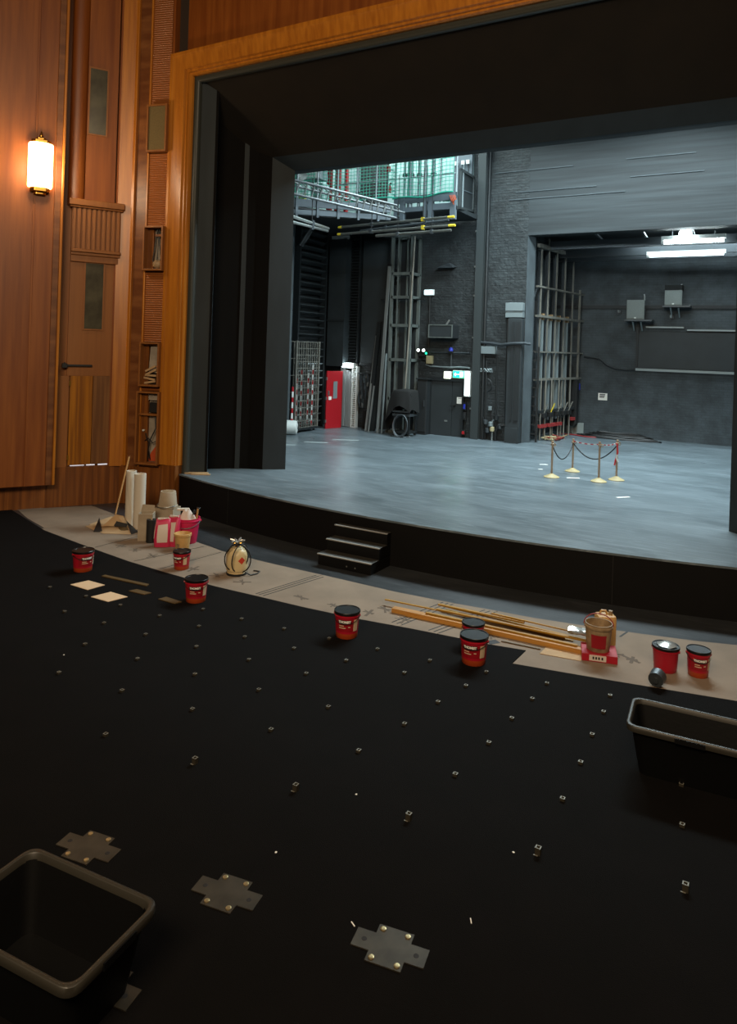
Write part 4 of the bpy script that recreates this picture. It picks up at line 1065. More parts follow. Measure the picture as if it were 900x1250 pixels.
t.location.z = zg0+.121; m = MB(); m.box(-h, h, -.2, .2, 0, .04).box(-h, -h+.04, -.2, .2, 0, H).box(h-.04, h, -.2, .2, 0, H).box(-h, h, -.2, -.16, 0, H).box(-h, h, .16, .2, 0, H)
m.build('crate', 'white_paint', t, bevel=.01)
MB().box(-h*.5, h*.5, -.22, -.2, H*.6, H*.75).build('hand_slot', 'rubber', t)
t, h, H = onback('folded_net', 'dark green bunch of spare net at the right end of the back net', 'net', 536, 230, 550, 247, YG+.3)
m = MB(); rn = random.Random(3)
for k in range(16):
    m.tube([(rn.uniform(-h, h), rn.uniform(-.12, .12), H*rn.uniform(.1, 1)*(.55+.45*i/5)) for i in range(5)], .018, 5)
m.build('bundle', 'net_green', t)
t, h, H = onback('rope_tail', 'orange rope hanging at the right end of the back net', 'rope', 549, 238, 556, 250, YG-.1)
m = MB()
for k in range(4): m.tube([(-h+.05*k, 0, H), (-h*.3+.05*k, -.03, H*.5), (h*.6, -.02*k, .04*k)], .011, 6)
m.build('strands', 'orange_stain', t)
t, h, H = onback('winch_control', 'grey box behind the loose net at its left end', 'box', 378, 207, 398, 222, 17.9)
MB().box(-h, h, -.3, .1, 0, H).build('cabinet', 'galvanised', t, bevel=.02)
MB().box(-h*.9, h*.9, -.32, -.3, H*.1, H*.9).build('lid', 'white_paint', t, bevel=.02)
MB().box(-h*.5, h*.5, .1, .35, H*.3, H*.7).build('bracket', 'mid_steel', t)
t, h, H = onback('grey_case', 'pale case standing low behind the loose net', 'case', 386, 226, 400, 247, 18.8)
MB().box(-h, h, -.3, .1, 0, H).build('case', 'gallery_wall', t, bevel=.02)
MB().box(-h*.3, h*.3, -.34, -.3, H*.7, H*.8).build('handle', 'rubber', t)
t, h, H = onback('cloth_bundle', 'pale crumpled sheet hanging at the far left end of the gallery', 'sheet', 352, 205, 373, 222, 17.2)
rings = [[(-h+2*h*k/10, .06*math.sin(k*1.3+i), H*i/5+.1*math.sin(k*.7)) for k in range(11)] for i in range(6)]
m = MB(); m.loft(rings, closed=False, caps=False); m.build('sheet', 'pvc_white', t, smooth=True, angle=80)
for k, (u, v) in enumerate([(366, 244), (371, 243.5)]):
    x, z = PY(u, v-1, 17.75)
    t = thing('yellow_clamp', ['left yellow lever clamp on the gallery edge under the truss', 'right yellow lever clamp on the gallery edge under the truss'][k], 'clamp', (x, 17.75, z))
    MB().box(-.06, .06, -.05, .05, -.06, .05).build('jaw', 'yellow', t, bevel=.01)
    MB().tube([(0, 0, .05), (.08, -.03, .14)], .02, 6).build('lever', 'yellow', t)
# flown bars under the gallery
def bars(label, u0, v0, u1, v1, y, tips=True, mt='bar_steel', yb=None):
    a = P(u0, v0, y); b = P(u1, v1, yb or y)
    t = thing('flown_bar', label, 'bar', a)
    d = b-a
    MB().tube([(0, 0, 0), d], .035, 8).build('pipe', mt, t, smooth=True)
    if tips:
        MB().tube([d*.96, d*1.012], .036, 8).build('tip', 'yellow', t); MB().tube([d*-.012, d*.02], .036, 8).build('tip', 'yellow', t)
    for f in (.3, .75):
        MB().tube([d*f, d*f+up(1.6)], .008, 5).build('hanging_wire', 'cable_black', t)
        MB().box((d*f).x-.035, (d*f).x+.035, (d*f).y-.045, (d*f).y+.045, (d*f).z-.05, (d*f).z+.06).build('clamp', 'yellow' if f > .5 and tips else 'mid_steel', t)
bars('uppermost flown steel bar with yellow tips under the gallery', 415, 277.5, 553, 264.5, 17.6)
bars('middle flown steel bar with yellow tips under the gallery', 414, 286, 554, 275, 17.3)
bars('lowest flown steel bar, short and without yellow tips', 459, 288, 551, 281, 17.0, False)
bars('flown dark bar between the upper and middle bars', 440, 282, 548, 268.5, 18.0, False, 'mid_steel')
def fbar(label, u0, v0, t0, u1, v1, t1):
    a = AT(u0, v0, t0); b = AT(u1, v1, t1); t = thing('flown_bar', label, 'bar', a); d = b-a
    MB().tube([(0, 0, 0), d], .04, 8).build('pipe', 'bright_steel', t, smooth=True)
    MB().tube([d*.6, d*.6+up(1.2)], .008, 5).build('hanging_wire', 'cable_black', t)
    MB().cbox(d*.6, (.1, .1, .14)).build('clamp', 'mid_steel', t)
fbar('upper bright bar running back from the black arch under the gallery', 345, 260, 17, 401, 279, 20.5)
fbar('lower bright bar running back from the black arch under the gallery', 345, 268, 17, 400, 282, 20.5)
a = AT(378, 281, 21.6); b = AT(366, 300, 21.4)
t = thing('stay_bracket', 'dark diagonal strut above the slatted rack', 'strut', b)
MB().bar((0, 0, 0), a-b, .07).build('strut', 'dark_steel', t); MB().bar((.0, .12, 0), (a-b)*1.02+Vector((0, .12, 0)), .05).build('strut', 'dark_steel', t)

# ================================================================== scene dock opening on the right : counterweight frame
xr = XO-.34+.32                       # rail plane
def RX(u, v, x=xr): return PX(u, v, x)
t = thing('counterweight_frame', 'tall steel guide-rail frame inside the opening right of the boxed duct', 'frame', (xr+.06, YB+.6, ZS), -.15)
y00 = YB+.55
rails = [(664, 303, 470), (674, 302, 470), (686, 305, 470), (698, 308, 470), (711, 313, 395)]
zb = RX(690, 470)[1]-ZS
ytop = YR-.25
for k, f in enumerate((.06, .22, .40, .6, .80)):
    y = f*(ytop-y00); zt = (RX(690, 300)[1]-ZS)+.0
    MB().bar((0, y, .02), (0, y, 6.0), .035, .06).build('rail', 'rail_steel', t)
for k, f in enumerate((.12, .29, .47, .68)):
    y = f*(ytop-y00)
    MB().bar((-.18, y, .3), (-.18, y, 5.9), .07, .12).build('rear_rail', 'mid_steel', t)
for k, f in enumerate((.165, .345, .53, .73)):
    y = f*(ytop-y00)
    MB().bar((-.1, y, .6), (-.1, y, 3.75), .08, .12).build('weight_arbor', 'galvanised', t)
    MB().box(-.17, -.03, y-.06, y+.06, 3.75, 3.95).build('arbor_head', 'cream_dirty', t)
Ly = ytop-y00
for z, ex, w in ((1.9+.0, .25, .07), (2.75, .45, .05), (3.85, .45, .07), (4.75, .45, .05), (6.0, .2, .12)):
    MB().box(-.05, .05, -.05, Ly+ex-.1, z-w/2, z+w/2).build('cross_rail', 'rail_steel', t)
MB().bar((.02, Ly*.97, 1.9), (.02, Ly*.97, 4.9), .06).build('end_post', 'rail_steel', t)
for k in range(3):
    MB().box(-.02, .02, Ly*(.2+.2*k), Ly*(.2+.2*k)+.04, 6.05, 6.3).build('hanger', 'rail_steel', t)
# operating lever rail with red locks
MB().box(-.06, .08, .1, Ly*.9, .86, .94).build('lock_rail', 'panel_black', t)
MB().box(-.02, .1, .25, Ly*.22, .40, .5).box(-.02, .1, Ly*.27, Ly*.42, .40, .5).box(-.02, .1, Ly*.46, Ly*.57, .40, .5).box(-.02, .1, Ly*.8, Ly*.9, .5, .6).build('red_rail', 'red_dull', t)
for f in (.15, .3, .46, .6, .72):
    MB().box(.0, .16, Ly*f-.14, Ly*f+.1, .72, .86).build('rope_lock', 'rubber', t, bevel=.01)
    MB().tube([(.1, Ly*f, .86), (.2, Ly*f+.05, 1.15)], .018, 6).build('lever', 'yellow' if f in (.3,) else 'rail_steel', t)
for f in (.1, .2, .33, .5, .64, .77):
    MB().tube([(.05, Ly*f, .02), (.05, Ly*f, 1.9)], .022, 6).build('hauling_rope', 'rail_steel', t)
# ladder, cabinets and small things of the opening
yl0 = YB+.42
t = thing('wall_ladder', 'narrow black ladder fixed inside the edge of the opening', 'ladder', (XO-.3, YB+.5, ZS))
m = MB(); m.bar((.12, 0, 0), (.12, 0, 2.9), .05).bar((.45, .0, 0), (.45, 0, 2.9), .05); m.build('stile', 'rubber', t)
for k in range(10): MB().bar((.12, 0, .25+k*.28), (.45, 0, .25+k*.28), .035).build('rung', 'rubber', t)
def inside(name, label, cat, u, v0, v1, x, w, d_, mt):
    y, z1 = PX(u, v0, x); _, z0 = PX(u, v1, x)
    t = thing(name, label, cat, (x, y, z0)); H = z1-z0
    MB().box(-d_, 0, -w/2, w/2, 0, H).build('cabinet', mt, t, bevel=.01)
    MB().box(0, .015, -w/2+.03, w/2-.03, .03, H-.03).build('cover', mt, t, bevel=.006)
    return t
inside('black_box', 'upper black box fixed inside the opening level with the grey box', 'box', 654, 367, 387, XO-.1, .35, .25, 'rubber')
inside('black_box', 'lower black box fixed inside the opening above the ladder foot', 'box', 653, 443, 462, XO-.1, .4, .25, 'panel_black')
y, z1 = PX(702, 473, xr+.15); _, z0 = PX(702, 524, xr+.15)
pq = G(702.5, 529, ZS); pq = pq+Vector((-.12, -.3, 0))
t = thing('tall_cupboard', 'tall narrow black box by the far end of the rope locks', 'cupboard', (pq.x, pq.y, ZS+.3))
MB().box(-.05, .22, -.22, .14, 0, 1.55).build('carcass', 'cloth_black', t, bevel=.01)
MB().box(.22, .24, -.2, .12, .05, 1.5).build('door', 'rubber', t)
MB().box(.0, .24, .16, .28, 1.2, 1.42).build('blue_label', 'blue', t, label='blue label')
MB().box(.0, .2, .14, .2, -.3, 1.6).build('bracket', 'rail_steel', t)
# leaning white board at the end of the frame
c = P(702, 523, YB+2.2)
p = G(702, 529.5, ZS)
t = thing('leaning_board', 'pale grey rectangular board propped low in front of the rope locks', 'board', (p.x, p.y, ZS), math.radians(20))
MB().box(-.28, .28, 0, .03, .02, .38).build('board', 'speaker_grey', t, bevel=.004)
MB().box(-.05, .05, .03, .22, .0, .04).box(-.02, .02, .03, .06, 0, .3).build('strut', 'rail_steel', t)
# dock wall: framed pipe rectangle, shadow-line bar, speakers, notice, cables
struct(MB().box(XO-.35, 7.6, YR-.06, YR, PY(800, 377, YR)[1], PY(800, 373, YR)[1]), 'trim_41', 'panel_black')  # shadow line of a beam, built as a black bar
W = YR-.06
x0, zt = PY(779.5, 392, W); _, zb = PY(779.5, 451, W); x1 = x0+3.4
t = thing('conduit_rectangle', 'large rectangular outline of pipe fixed on the dark wall under the two loudspeakers', 'conduit', (x0, W, zb))
MB().box(-.03, .03, -.06, .0, 0, zt-zb).build('upright', 'dark_steel', t)
MB().box(-.03, x1-x0, -.08, .04, -.04, .04).build('bottom_rail', 'galvanised', t)
MB().box(.25, 1.4, -.06, .04, zt-zb-.22, zt-zb-.17).box(1.5, x1-x0, -.06, .04, zt-zb-.3, zt-zb-.25).build('top_rail', 'galvanised', t)
MB().box(.0, x1-x0, -.012, .05, .06, zt-zb-.35).build('infill_panel', 'panel_slate', t)
def loud(label, u0, v0, u1, v1, open_top):
    t, h, H = onback('loudspeaker', label, 'speaker', u0, v0, u1, v1, W-.45)
    m = MB(); m.prism([(-h, 0), (h, 0), (h*.75, .38), (-h*.75, .38)], 0.02, H); m.build('cabinet', 'speaker_grey', t, bevel=.012)
    MB().box(-h+.03, h-.03, -.02, 0, .05, H-.04).build('grille', 'speaker_grey', t, bevel=.006)
    MB().box(-.03, .03, -.03, -.02, .06, .1).build('badge', 'white_paint', t)
    MB().box(-h-.05, h+.25, -.1, .45, -.03, .02).build('shelf', 'mid_steel', t)
    MB().bar((h*.6, .05, -.03), (h*.6, .42, -.32), .04).bar((-h*.3, .05, -.03), (-h*.3, .42, -.32), .04).build('shelf_bracket', 'galvanised', t)
    MB().tube([(h*.85, .2, H), (h*.85, .2, H+.12), (h*.8, .2, H+.2)], .025, 6).build('hook', 'bright_steel', t)
    if open_top: MB().box(-h, h, -.02, .4, H, H+.16).build('black_top', 'cloth_black', t, label='black cover on top')
loud('lower left grey loudspeaker on a wall shelf beside the guide-rail frame', 765, 366, 787, 391, False)
loud('upper right grey loudspeaker with a black top under the roof lamp', 811.5, 354, 833, 374, True)
for k, (u, v) in enumerate([(766, 381), (830, 387)]):
    x, z = PY(u-10, v, W); t = thing('wall_hook', ['small bright hook on the wall left of the lower loudspeaker', 'small bright hook on the wall below the upper loudspeaker'][k], 'hook', (x, W, z))
    MB().tube([(0, .05, 0), (0, -.12, 0), (0, -.14, .06)], .03, 8).build('hook', 'bright_steel', t); MB().box(-.06, .06, -.02, .06, -.06, .06).build('plate', 'mid_steel', t)
t, h, H = onback('wall_notice', 'white paper notice stuck on the dark wall of the opening', 'paper', 730.5, 480, 741.5, 488.5, YR)
MB().box(-h, h, -.012, 0, 0, H).build('sheet', 'white_paper', t)
m = MB()
for z in (.75, .55, .35): m.box(-h*.7, h*(.2+.5*z), -.014, -.012, H*z, H*z+.03)
m.build('print', 'ink_black', t)
pipe('wall_cable', 'black cable drooping across the wall from the guide-rail frame to the pipe outline', [P(728, 436, YR-.06)+Vector((-.4, 0, 0)), P(732, 438, YR-.06), P(741, 446, YR-.06), P(752, 450.5, YR-.06), P(766, 452, YR-.06), P(778, 451.5, YR-.1)], .03, 'dark_steel')
t = thing('cable_pile', 'black cables piled along the foot of the wall behind the rope posts', 'cables', (P(755, 537, YR-.7).x, YR-.7, ZS))
rn = random.Random(11)
for k in range(6):
    m = MB(); a0 = rn.uniform(0, 6)
    m.tube([((1.3-.12*k)*math.cos(a)*(1+.05*math.sin(3*a)), .22*math.sin(a)+.05*k-.1, .02+.035*k*.8+.015*math.sin(4*a+a0)) for a in [i*2*PI/40 for i in range(40)]], .025, 6, closed=True)
    m.build('cable', 'cable_black', t, smooth=True)
MB().tube([(-1.9+.18*i, .15*math.sin(i*.8)-.2, .022) for i in range(10)], .022, 6).build('red_cable', 'red_dull', t, smooth=True, label='dark red cable end')
# clutter on the floor in front of the locks
t = thing('rope_heap', 'beige rope heaped on the stage under the rope locks', 'rope', (xr+.35, YB+1.6, ZS))
for k in range(4):
    MB().tube([(rn.uniform(-.2, .3), rn.uniform(-.7, .7), .02+rn.uniform(0, .1)) for i in range(9)], .02, 6).build('strand', ['beige', 'cream_dirty', 'beige', 'red_dull'][k], t, smooth=True)
pipe('cable_run', 'thin cable looped between the upper black box and the guide rails', [Vector((XO-.1, YB+.6, 5.05)), Vector((XO-.05, YB+.75, 5.4)), Vector((XO-.02, YB+.95, 5.45)), Vector((XO-.1, YB+1.1, 5.2))], .02, 'mid_steel')
# roof of the opening : beams, tube lamps, round lamp
for k, (v, w) in enumerate([(301, .16), (312, .12), (317, .1)]):
    y = [YB+1.3, YB+2.4, YB+3.0][k]; z = PY(780, v-.5, y)[1]
    struct(MB().box(XO-.3, 7.6, y, y+w, z, z+.25), 'trim_%d' % (42+k), 'mid_steel')
for k in range(3):
    x = -4.9+k*1.3
    struct(MB().bar((x, YB+.5, zlin+.05), (x-.2, YR-.2, zlin+.02), .06), 'trim_%d' % (46+k), 'mid_steel')
def tubelamp(label, u0, v0, u1, v1, y, mt, r):
    a = P(u0, v0, y); b = P(u1, v1, y); t = thing('tube_light', label, 'light', (a.x, y, a.z)); L = b.x-a.x
    MB().tube([(0, 0, 0), (L, 0, 0)], r, 12).build('tube', mt, t, smooth=True)
    MB().box(-.05, L+.05, -.06, .06, r*.7, r+.1).build('batten', 'white_paint', t)
    MB().tube([(-.05, 0, 0), (.02, 0, 0)], r*1.1, 12).build('end_cap', 'white_paint', t)
    MB().tube([(L*.15, 0, r), (L*.15, 0, r+.5)], .015, 6).tube([(L*.85, 0, r), (L*.85, 0, r+.5)], .015, 6).build('hanger', 'mid_steel', t)
tubelamp('bright white tube light below the round lamp in the roof of the opening', 810, 295.5, 884, 292, YB+.9, 'tube_glow', .06)
tubelamp('thin tube light farther back in the roof of the opening', 792, 313, 884, 310, YB+2.2, 'white_glow', .035)
c = P(837, 285.5, YB+.75)
t = thing('roof_lamp', 'round glowing white lamp hung just under the lintel on the right', 'light', c)
MB().sphere((0, 0, 0), .17, 16, 10).build('globe', 'tube_glow', t, smooth=True)
MB().lathe([(.1, .12), (.12, .16), (.06, .22), (0, .22)], 14).tube([(0, 0, .2), (0, 0, .5)], .02, 6).build('fitting', 'mid_steel', t)
# ================================================================== auditorium : sheets of floor paper
seams = [((54, 645), (137, 634)), ((113, 670), (200, 648)), ((160, 687), (255, 667)), ((188, 695.5), (271, 673)), ((312, 728), (394, 702.5)), ((487, 765), (556, 737)), ((532, 775), (608, 746.5))]
def pos(pl, p):         # nearest parameter on polyline
    best = (1e9, 0)
    for i in range(len(pl)-1):
        a, b = pl[i], pl[i+1]; d = b-a; f = max(0, min(1, (p-a).dot(d)/d.dot(d))); q = a+d*f
        if (q-p).length < best[0]: best = ((q-p).length, i+f)
    return best[1]
def sub(pl, s0, s1):
    def pt(s): i = min(int(s), len(pl)-2); return pl[i].lerp(pl[i+1], s-i)
    return [pt(s0)]+[pl[i] for i in range(int(s0)+1, int(math.ceil(s1))) if s0+1e-3 < i < s1-1e-3]+[pt(s1)]
slabels = ['brown paper sheet against the wood wall at the far left', 'brown floor sheet carrying the torn paper scraps', 'brown floor sheet under the pink bags and bucket', 'narrow strip of brown paper between two close joints behind the small red tub', 'long brown floor sheet under the gas bottle', 'brown floor sheet with four dark star marks in front of the steps', 'narrow brown floor strip between the two triple joints under the timber', 'brown floor sheet at the right under the brown bucket and the two end tubs']
params = [(pos(CE, G(*a)), pos(LE, G(*b))) for a, b in seams]
params = [(0.35, .0)]+params+[(len(CE)-1, len(LE)-1)]
SHEETS = []
for k in range(len(params)-1):
    (c0, l0), (c1, l1) = params[k], params[k+1]
    lo = sub(CE, c0, c1); hi = sub(LE, max(l0, 0), l1)
    if k == 0: lo = [G(54, 645)]; hi = [Vector((-13.3, 9.0, 0)), A+WL.n*.05, G(112, 617.5), G(143, 629), G(137, 634)]; lo = [Vector((-12.2, 8.55, 0))]+lo; poly = lo[::1]+hi[::-1]
    else: poly = lo+hi[::-1]
    c = sum(poly, Vector())/len(poly); c.z = 0
    gap = .012
    pp = [((p.x-c.x)*(1-gap/3), (p.y-c.y)*(1-gap/3)) for p in poly]
    t = thing('floor_paper', slabels[k], 'floor covering', c, 0)
    MB().prism(pp, .001, .007).build('sheet', 'sheet_paper', t)
    SHEETS.append((t, c))
def on_sheet(k, mb, name, mt):
    t, c = SHEETS[k]; mb.v = [(x-c.x, y-c.y, z) for x, y, z in mb.v]; mb.build(name, mt, t)
def strip(a, b, w=.008, z=.0075):
    d = (b-a).normalized(); n = Vector((-d.y, d.x, 0))*w
    m = MB(); m.prism([((a+n).x, (a+n).y), ((a-n).x, (a-n).y), ((b-n).x, (b-n).y), ((b+n).x, (b+n).y)], z, z+.0012); return m
for k, (a, b), offs in ((4, ((312, 728), (394, 702.5)), (-.06, .0, .07)), (5, ((487, 765), (556, 737)), (-.14, -.07, .0)), (6, ((532, 775), (608, 746.5)), (-.14, -.07, .0)), (1, ((113, 670), (200, 648)), (-.03,)), (2, ((160, 687), (255, 667)), (-.03,)), (4, ((188, 695.5), (271, 673)), (.05,))):
    pa, pb = G(*a), G(*b); d = (pb-pa)
    n = Vector((1, 0, 0)); sh = pa.lerp(pb, .03)
    for o in offs:
        on_sheet(k, strip(pa.lerp(pb, .05)+n*o, pa.lerp(pb, .95)+n*o), 'joint_line', 'joint_black')
def star(k, u, v, sz=.16):
    p = G(u, v); m = MB(); 
    for a in (.35+random.uniform(-.4, .4), 1.9+random.uniform(-.4, .4), -.45):
        d = Vector((math.cos(a), math.sin(a), 0))*sz*random.uniform(.5, 1.1); w = random.uniform(.008, .02)
        q0, q1 = p-d, p+d*random.uniform(.7, 1)
        s_ = strip(q0, q1, w, .0072+.0003*abs(a)); m.add(s_.v, s_.f)
    on_sheet(k, m, 'glue_mark', 'sheet_mark')
for k, u, v in ((5, 368, 730), (5, 407, 739.5), (5, 451, 748.5), (5, 494, 757), (4, 265, 703), (4, 296, 711), (3, 236, 695), (2, 148, 667), (2, 165, 672), (3, 186, 679), (7, 772, 806), (7, 808, 812), (7, 750, 800), (7, 600, 777), (5, 470, 744)):
    star(k, u, v, .13)
on_sheet(7, strip(G(596, 785.5), G(608, 783.5), .05), 'tape_patch', 'joint_black')
on_sheet(7, strip(G(757, 778), G(766, 772), .012), 'joint_line', 'joint_black')

# ================================================================== steps to the stage
sx0, sx1 = -6.215, -5.265
t = thing('stage_steps', 'black three-tread wooden steps with pale nosings against the stage front', 'steps', ((sx0+sx1)/2, 9.41, 0))
w = (sx1-sx0)/2; ys = [0, .24, .48]; ye = edge_y(-5.2)-9.41-.01
for k in range(3):
    MB().box(-w, w, ys[k], ye, .1775*k+(.001 if k == 0 else 0), .1775*(k+1)-.012).build('riser_box', 'step_black', t, bevel=.004)
    MB().box(-w-.008, w+.008, ys[k]-.012, min(ys[k]+.245, ye), .1775*(k+1)-.012, .1775*(k+1)).build('tread', 'step_tread', t, bevel=.004)
    MB().box(-w-.01, w+.01, ys[k]-.02, ys[k]+.012, .1775*(k+1)-.014, .1775*(k+1)+.002).build('nosing', 'step_edge', t, label='pale worn front edge')
for x in (.05, .2): MB().tube([(x, -.006, .06), (x, .02, .06)], .012, 8).build('screw', 'steel', t)

# ================================================================== red adhesive tubs
def make_tub(label, p, rz, r, H, lid=True, base='tub_orange', text=True, loc_group='red plastic tubs'):
    t = thing('adhesive_tub', label, 'tub', p, rz, loc_group)
    MB().lathe([(r*.80, 0), (r*.82, .004), (r*.845, H*.2)], 36).build('base_band', base, t, smooth=True, label='orange lower band' if base == 'tub_orange' else None)
    MB().lathe([(r*.845, H*.2), (r*.93, H*.8), (r*.93, H*.8), (r*.975, H*.81), (r*.975, H*.84), (r*.94, H*.85), (r*.94, H*.89), (r*.98, H*.9), (r*.98, H*.95)], 36, cap=False).build('body', 'tub_red', t, smooth=True)
    if lid:
        MB().lathe([(r*.99, H*.9), (r*1.01, H*.91), (r*1.01, H*.985), (r*.985, H), (r*.93, H), (r*.91, H*.975), (r*.0, H*.97)], 36).build('lid', 'tub_black', t, smooth=True)
    def patch(a0, a1, z0, z1, mt, name, off=.003, lab=None):
        m = MB(); n = 14
        rr = lambda z: r*(.845+(.93-.845)*(z/H-.2)/.6)+off
        rings = [[(rr(z)*math.cos(a), rr(z)*math.sin(a), z) for a in [a0+(a1-a0)*i/n for i in range(n+1)]] for z in (z0, z1)]
        m.loft(rings, closed=False, caps=False); return m.build(name, mt, t, smooth=True, label=lab)
    if text:
        patch(-.85, .75, H*.3, H*.72, 'label_red', 'label')
        patch(.78, 1.25, H*.3, H*.74, 'label_cream', 'side_label', lab='cream side label')
        nb = patch(-.55, .55, H*.6, H*.74, 'ink_black', 'name_band', .004)
        vs, fs = text_mb('THOMSIT', H*.115, .002)
        zc = H*.668; R_ = r*.92+.0055
        m = MB(); m.add([(R_*math.cos(x/R_), R_*math.sin(x/R_), zc+y) for x, y, z in vs], fs)
        m.build('lettering', 'ink_white', nb)
        for z, a0, a1 in ((.5, -.5, -.05), (.42, -.5, .1), (.46, .3, .5)):
            patch(a0, a1, H*z, H*(z+.035), 'label_cream', 'small_print', .0045)
    for s in (-1, 1):
        MB().tube([(0, s*r*.93, H*.83), (0, s*r*1.04, H*.83)], .014, 8).build('handle_ear', 'tub_red', t)
    hm = MB().tube([(r*1.0*math.sin(a)*.16+.0, r*1.0*math.cos(a), H*.83-math.sin(a)*H*.22) for a in [PI*i/16 for i in range(17)]], .004, 6)
    hm.v = [(r*.0+math.sqrt(max(0, (r*1.0)**2-y*y))*1.02+.004, y, z) if abs(y) < r else (x, y, z) for x, y, z in hm.v]
    hm.build('wire_handle', 'rubber', t)
    return t
def tub_at(label, u, v, wpx, hpx, rzoff=0, **k):
    p = G(u, v); rz = face_cam(p)+rzoff
    dist = p.dot(FW); r = wpx/2/FPX*dist
    p = p+Vector((p.x, p.y, 0)).normalized()*r*.8
    dist = p.dot(FW); r = wpx/2/FPX*dist; H = hpx/FPX*dist
    zb = k.pop('z', .012); p.z = zb
    return make_tub(label, p, rz, r, H, **k)
tub_at('red tub with a black lid standing alone at the far left of the carpet', 101, 700, 26, 25.0, .4)
tub_at('smaller red tub with a black lid on the brown paper below the pink bucket', 221.5, 697, 21.5, 22.0, -.6, z=.008)
tub_at('red tub with a black lid on the carpet edge left of the gas bottle', 239, 738, 28.5, 28, -.1)
tub_at('red tub with a grey-topped lid on the carpet edge below the steps', 423, 782, 32, 32, -.2)
tub_at('red tub behind another at the timber bundle, standing partly on the timber paper', 577, 792, 28, 28, -1.2, z=.008)
tub_at('red tub with THOMSIT lettering in front of the timber bundle', 578, 815, 35, 34, -.3)
t5 = tub_at('plain red tub with foil over its rim near the right edge', 812, 823, 32, 30, 2.9, text=False, base='tub_red', z=.008)
ch = [c for c in t5.children if c.name.startswith('lid')][0]
bb = [Vector(c) for c in ch.bound_box]; r_ = max(v.x for v in bb); z_ = max(v.z for v in bb)
rn = random.Random(4); m = MB(); rings = []
for i in range(7):
    rings.append([(r_*(-.75+1.5*i/6), r_*1.0*(k/8-.5)*(1.5-abs(i-3)*.25)-.01, z_+.004+.03*math.sin(PI*k/8)*math.sin(PI*(i+.5)/7)+rn.uniform(0, .004)) for k in range(9)])
m.loft(rings, closed=False, caps=False); m.build('foil_cover', 'foil', t5, smooth=True, angle=30, label='crumpled foil on the lid')
tub_at('rightmost red tub, with a glossy lid, beside the foil-topped one', 852, 829, 28, 32, .2, z=.008)

# ================================================================== builder's things by the wood wall
def local(p): return p
# two white paper rolls standing on end
def roll(label, u, v, r, Hr):
    p = G(u, v); p = p+FW*r; t = thing('paper_roll', label, 'roll', (p.x, p.y, .008), YAW)
    MB().lathe([(r*.75, 0), (r, 0), (r, Hr), (r*.75, Hr), (r*.75, 0)], 28, cap=False).build('roll', 'roll_white', t, smooth=True)
    MB().lathe([(.0, .02), (r*.74, .02), (r*.74, Hr-.02), (0, Hr-.02)], 16).build('core', 'scrap', t)
    return t, p
tr, pr = roll('taller white paper roll standing upright in front, beside the grey carton', 167, 646.5, .105, .98)
tr, pr = roll('thinner white paper roll with its loose edge peeling down, beside the wooden pole', 156.5, 643, .092, 1.0)
Tz = .008; r = .092
rings = []
for i in range(11):
    f = i/10; z = 1.0-.86*f; wd = .125*(1-f)**.8+.02
    rings.append([(.075-wd*(k/6)*.98, -(math.sqrt(max(0, r*r-(.075-wd*k/6)**2)) if abs(.075-wd*k/6) < r else 0)-.012-.03*math.sin(PI*k/6)*(1-f)-.02*(k/6)*(1-f), z+.015*math.sin(k)) for k in range(7)])
m = MB(); m.loft(rings, closed=False, caps=False); m.build('loose_edge', 'roll_white', tr, smooth=True, angle=80)
# broom stick leaning
p = G(141, 628.5); dq_ = p.dot(FW); q = AT(158, 557, dq_+.35)
t = thing('wooden_pole', 'thin wooden pole leaning by the white paper rolls', 'pole', (p.x, p.y, .012))
d = q-p
MB().tube([(0, 0, 0), d], [.016, .018], 10).build('shaft', 'stick', t, smooth=True)
MB().tube([d*.985, d*1.0], .02, 10).build('end', 'wood_dark', t)
# torn scraps
def scrap(label, pts, zs, mt, name='paper_scrap'):
    P3 = [G(u, v, 0)+Vector((0, 0, .01+z)) for (u, v), z in zip(pts, zs)]
    c = sum(P3, Vector())/len(P3); c.z = .009
    t = thing(name, label, 'scrap', c)
    vs = [p-c for p in P3]; n = len(vs); vs2 = [v+Vector((0, 0, .004)) for v in vs]
    ctr = sum(vs2, Vector())/n+Vector((0, 0, .012)); cb = sum(vs, Vector())/n+Vector((0, 0, .008))
    fs = [(n+i, n+(i+1) % n, 2*n) for i in range(n)]+[((i+1) % n, i, 2*n+1) for i in range(n)]+[(i, (i+1) % n, n+(i+1) % n, n+i) for i in range(n)]
    MB().add(vs+vs2+[ctr, cb], fs).build('sheet', mt, t)
    return t
scrap('widest flat brown card scrap lying below the wooden pole', [(109, 641), (136, 633), (168, 648), (160, 653), (125, 652)], [0, .03, .02, 0, 0], 'scrap')
scrap('flat pale card offcut lying at the far left of the scrap pile', [(104, 643), (124, 640), (130, 647), (116, 649)], [.0, .0, .0, 0], 'scrap')
t = thing('folded_card', 'peaked brown card folded on top of the scrap pile', 'scrap', G(141, 644)+up(.05))
vs = [(-.2, -.12, 0), (.22, -.1, 0), (.2, .14, 0), (-.12, .12, 0), (.0, .0, .19), (.12, .06, .15)]
MB().add([RT*a+FW*b+up(z) for a, b, z in vs], [(0, 1, 4), (1, 5, 4), (1, 2, 5), (2, 3, 5), (3, 4, 5), (3, 0, 4), (0, 3, 2, 1)]).build('card', 'scrap', t)
MB().add([RT*a+FW*b+up(z) for a, b, z in [(.24, -.14, .0), (.02, -.16, .02), (.06, -.13, .1), (.26, -.1, .05)]], [(0, 1, 2, 3)]).build('flap', 'scrap_dark', t)
scrap('black triangular scrap at the left front of the torn paper', [(114, 650), (121, 640.5), (125, 650)], [0, .12, 0], 'scrap_dark', 'black_scrap')
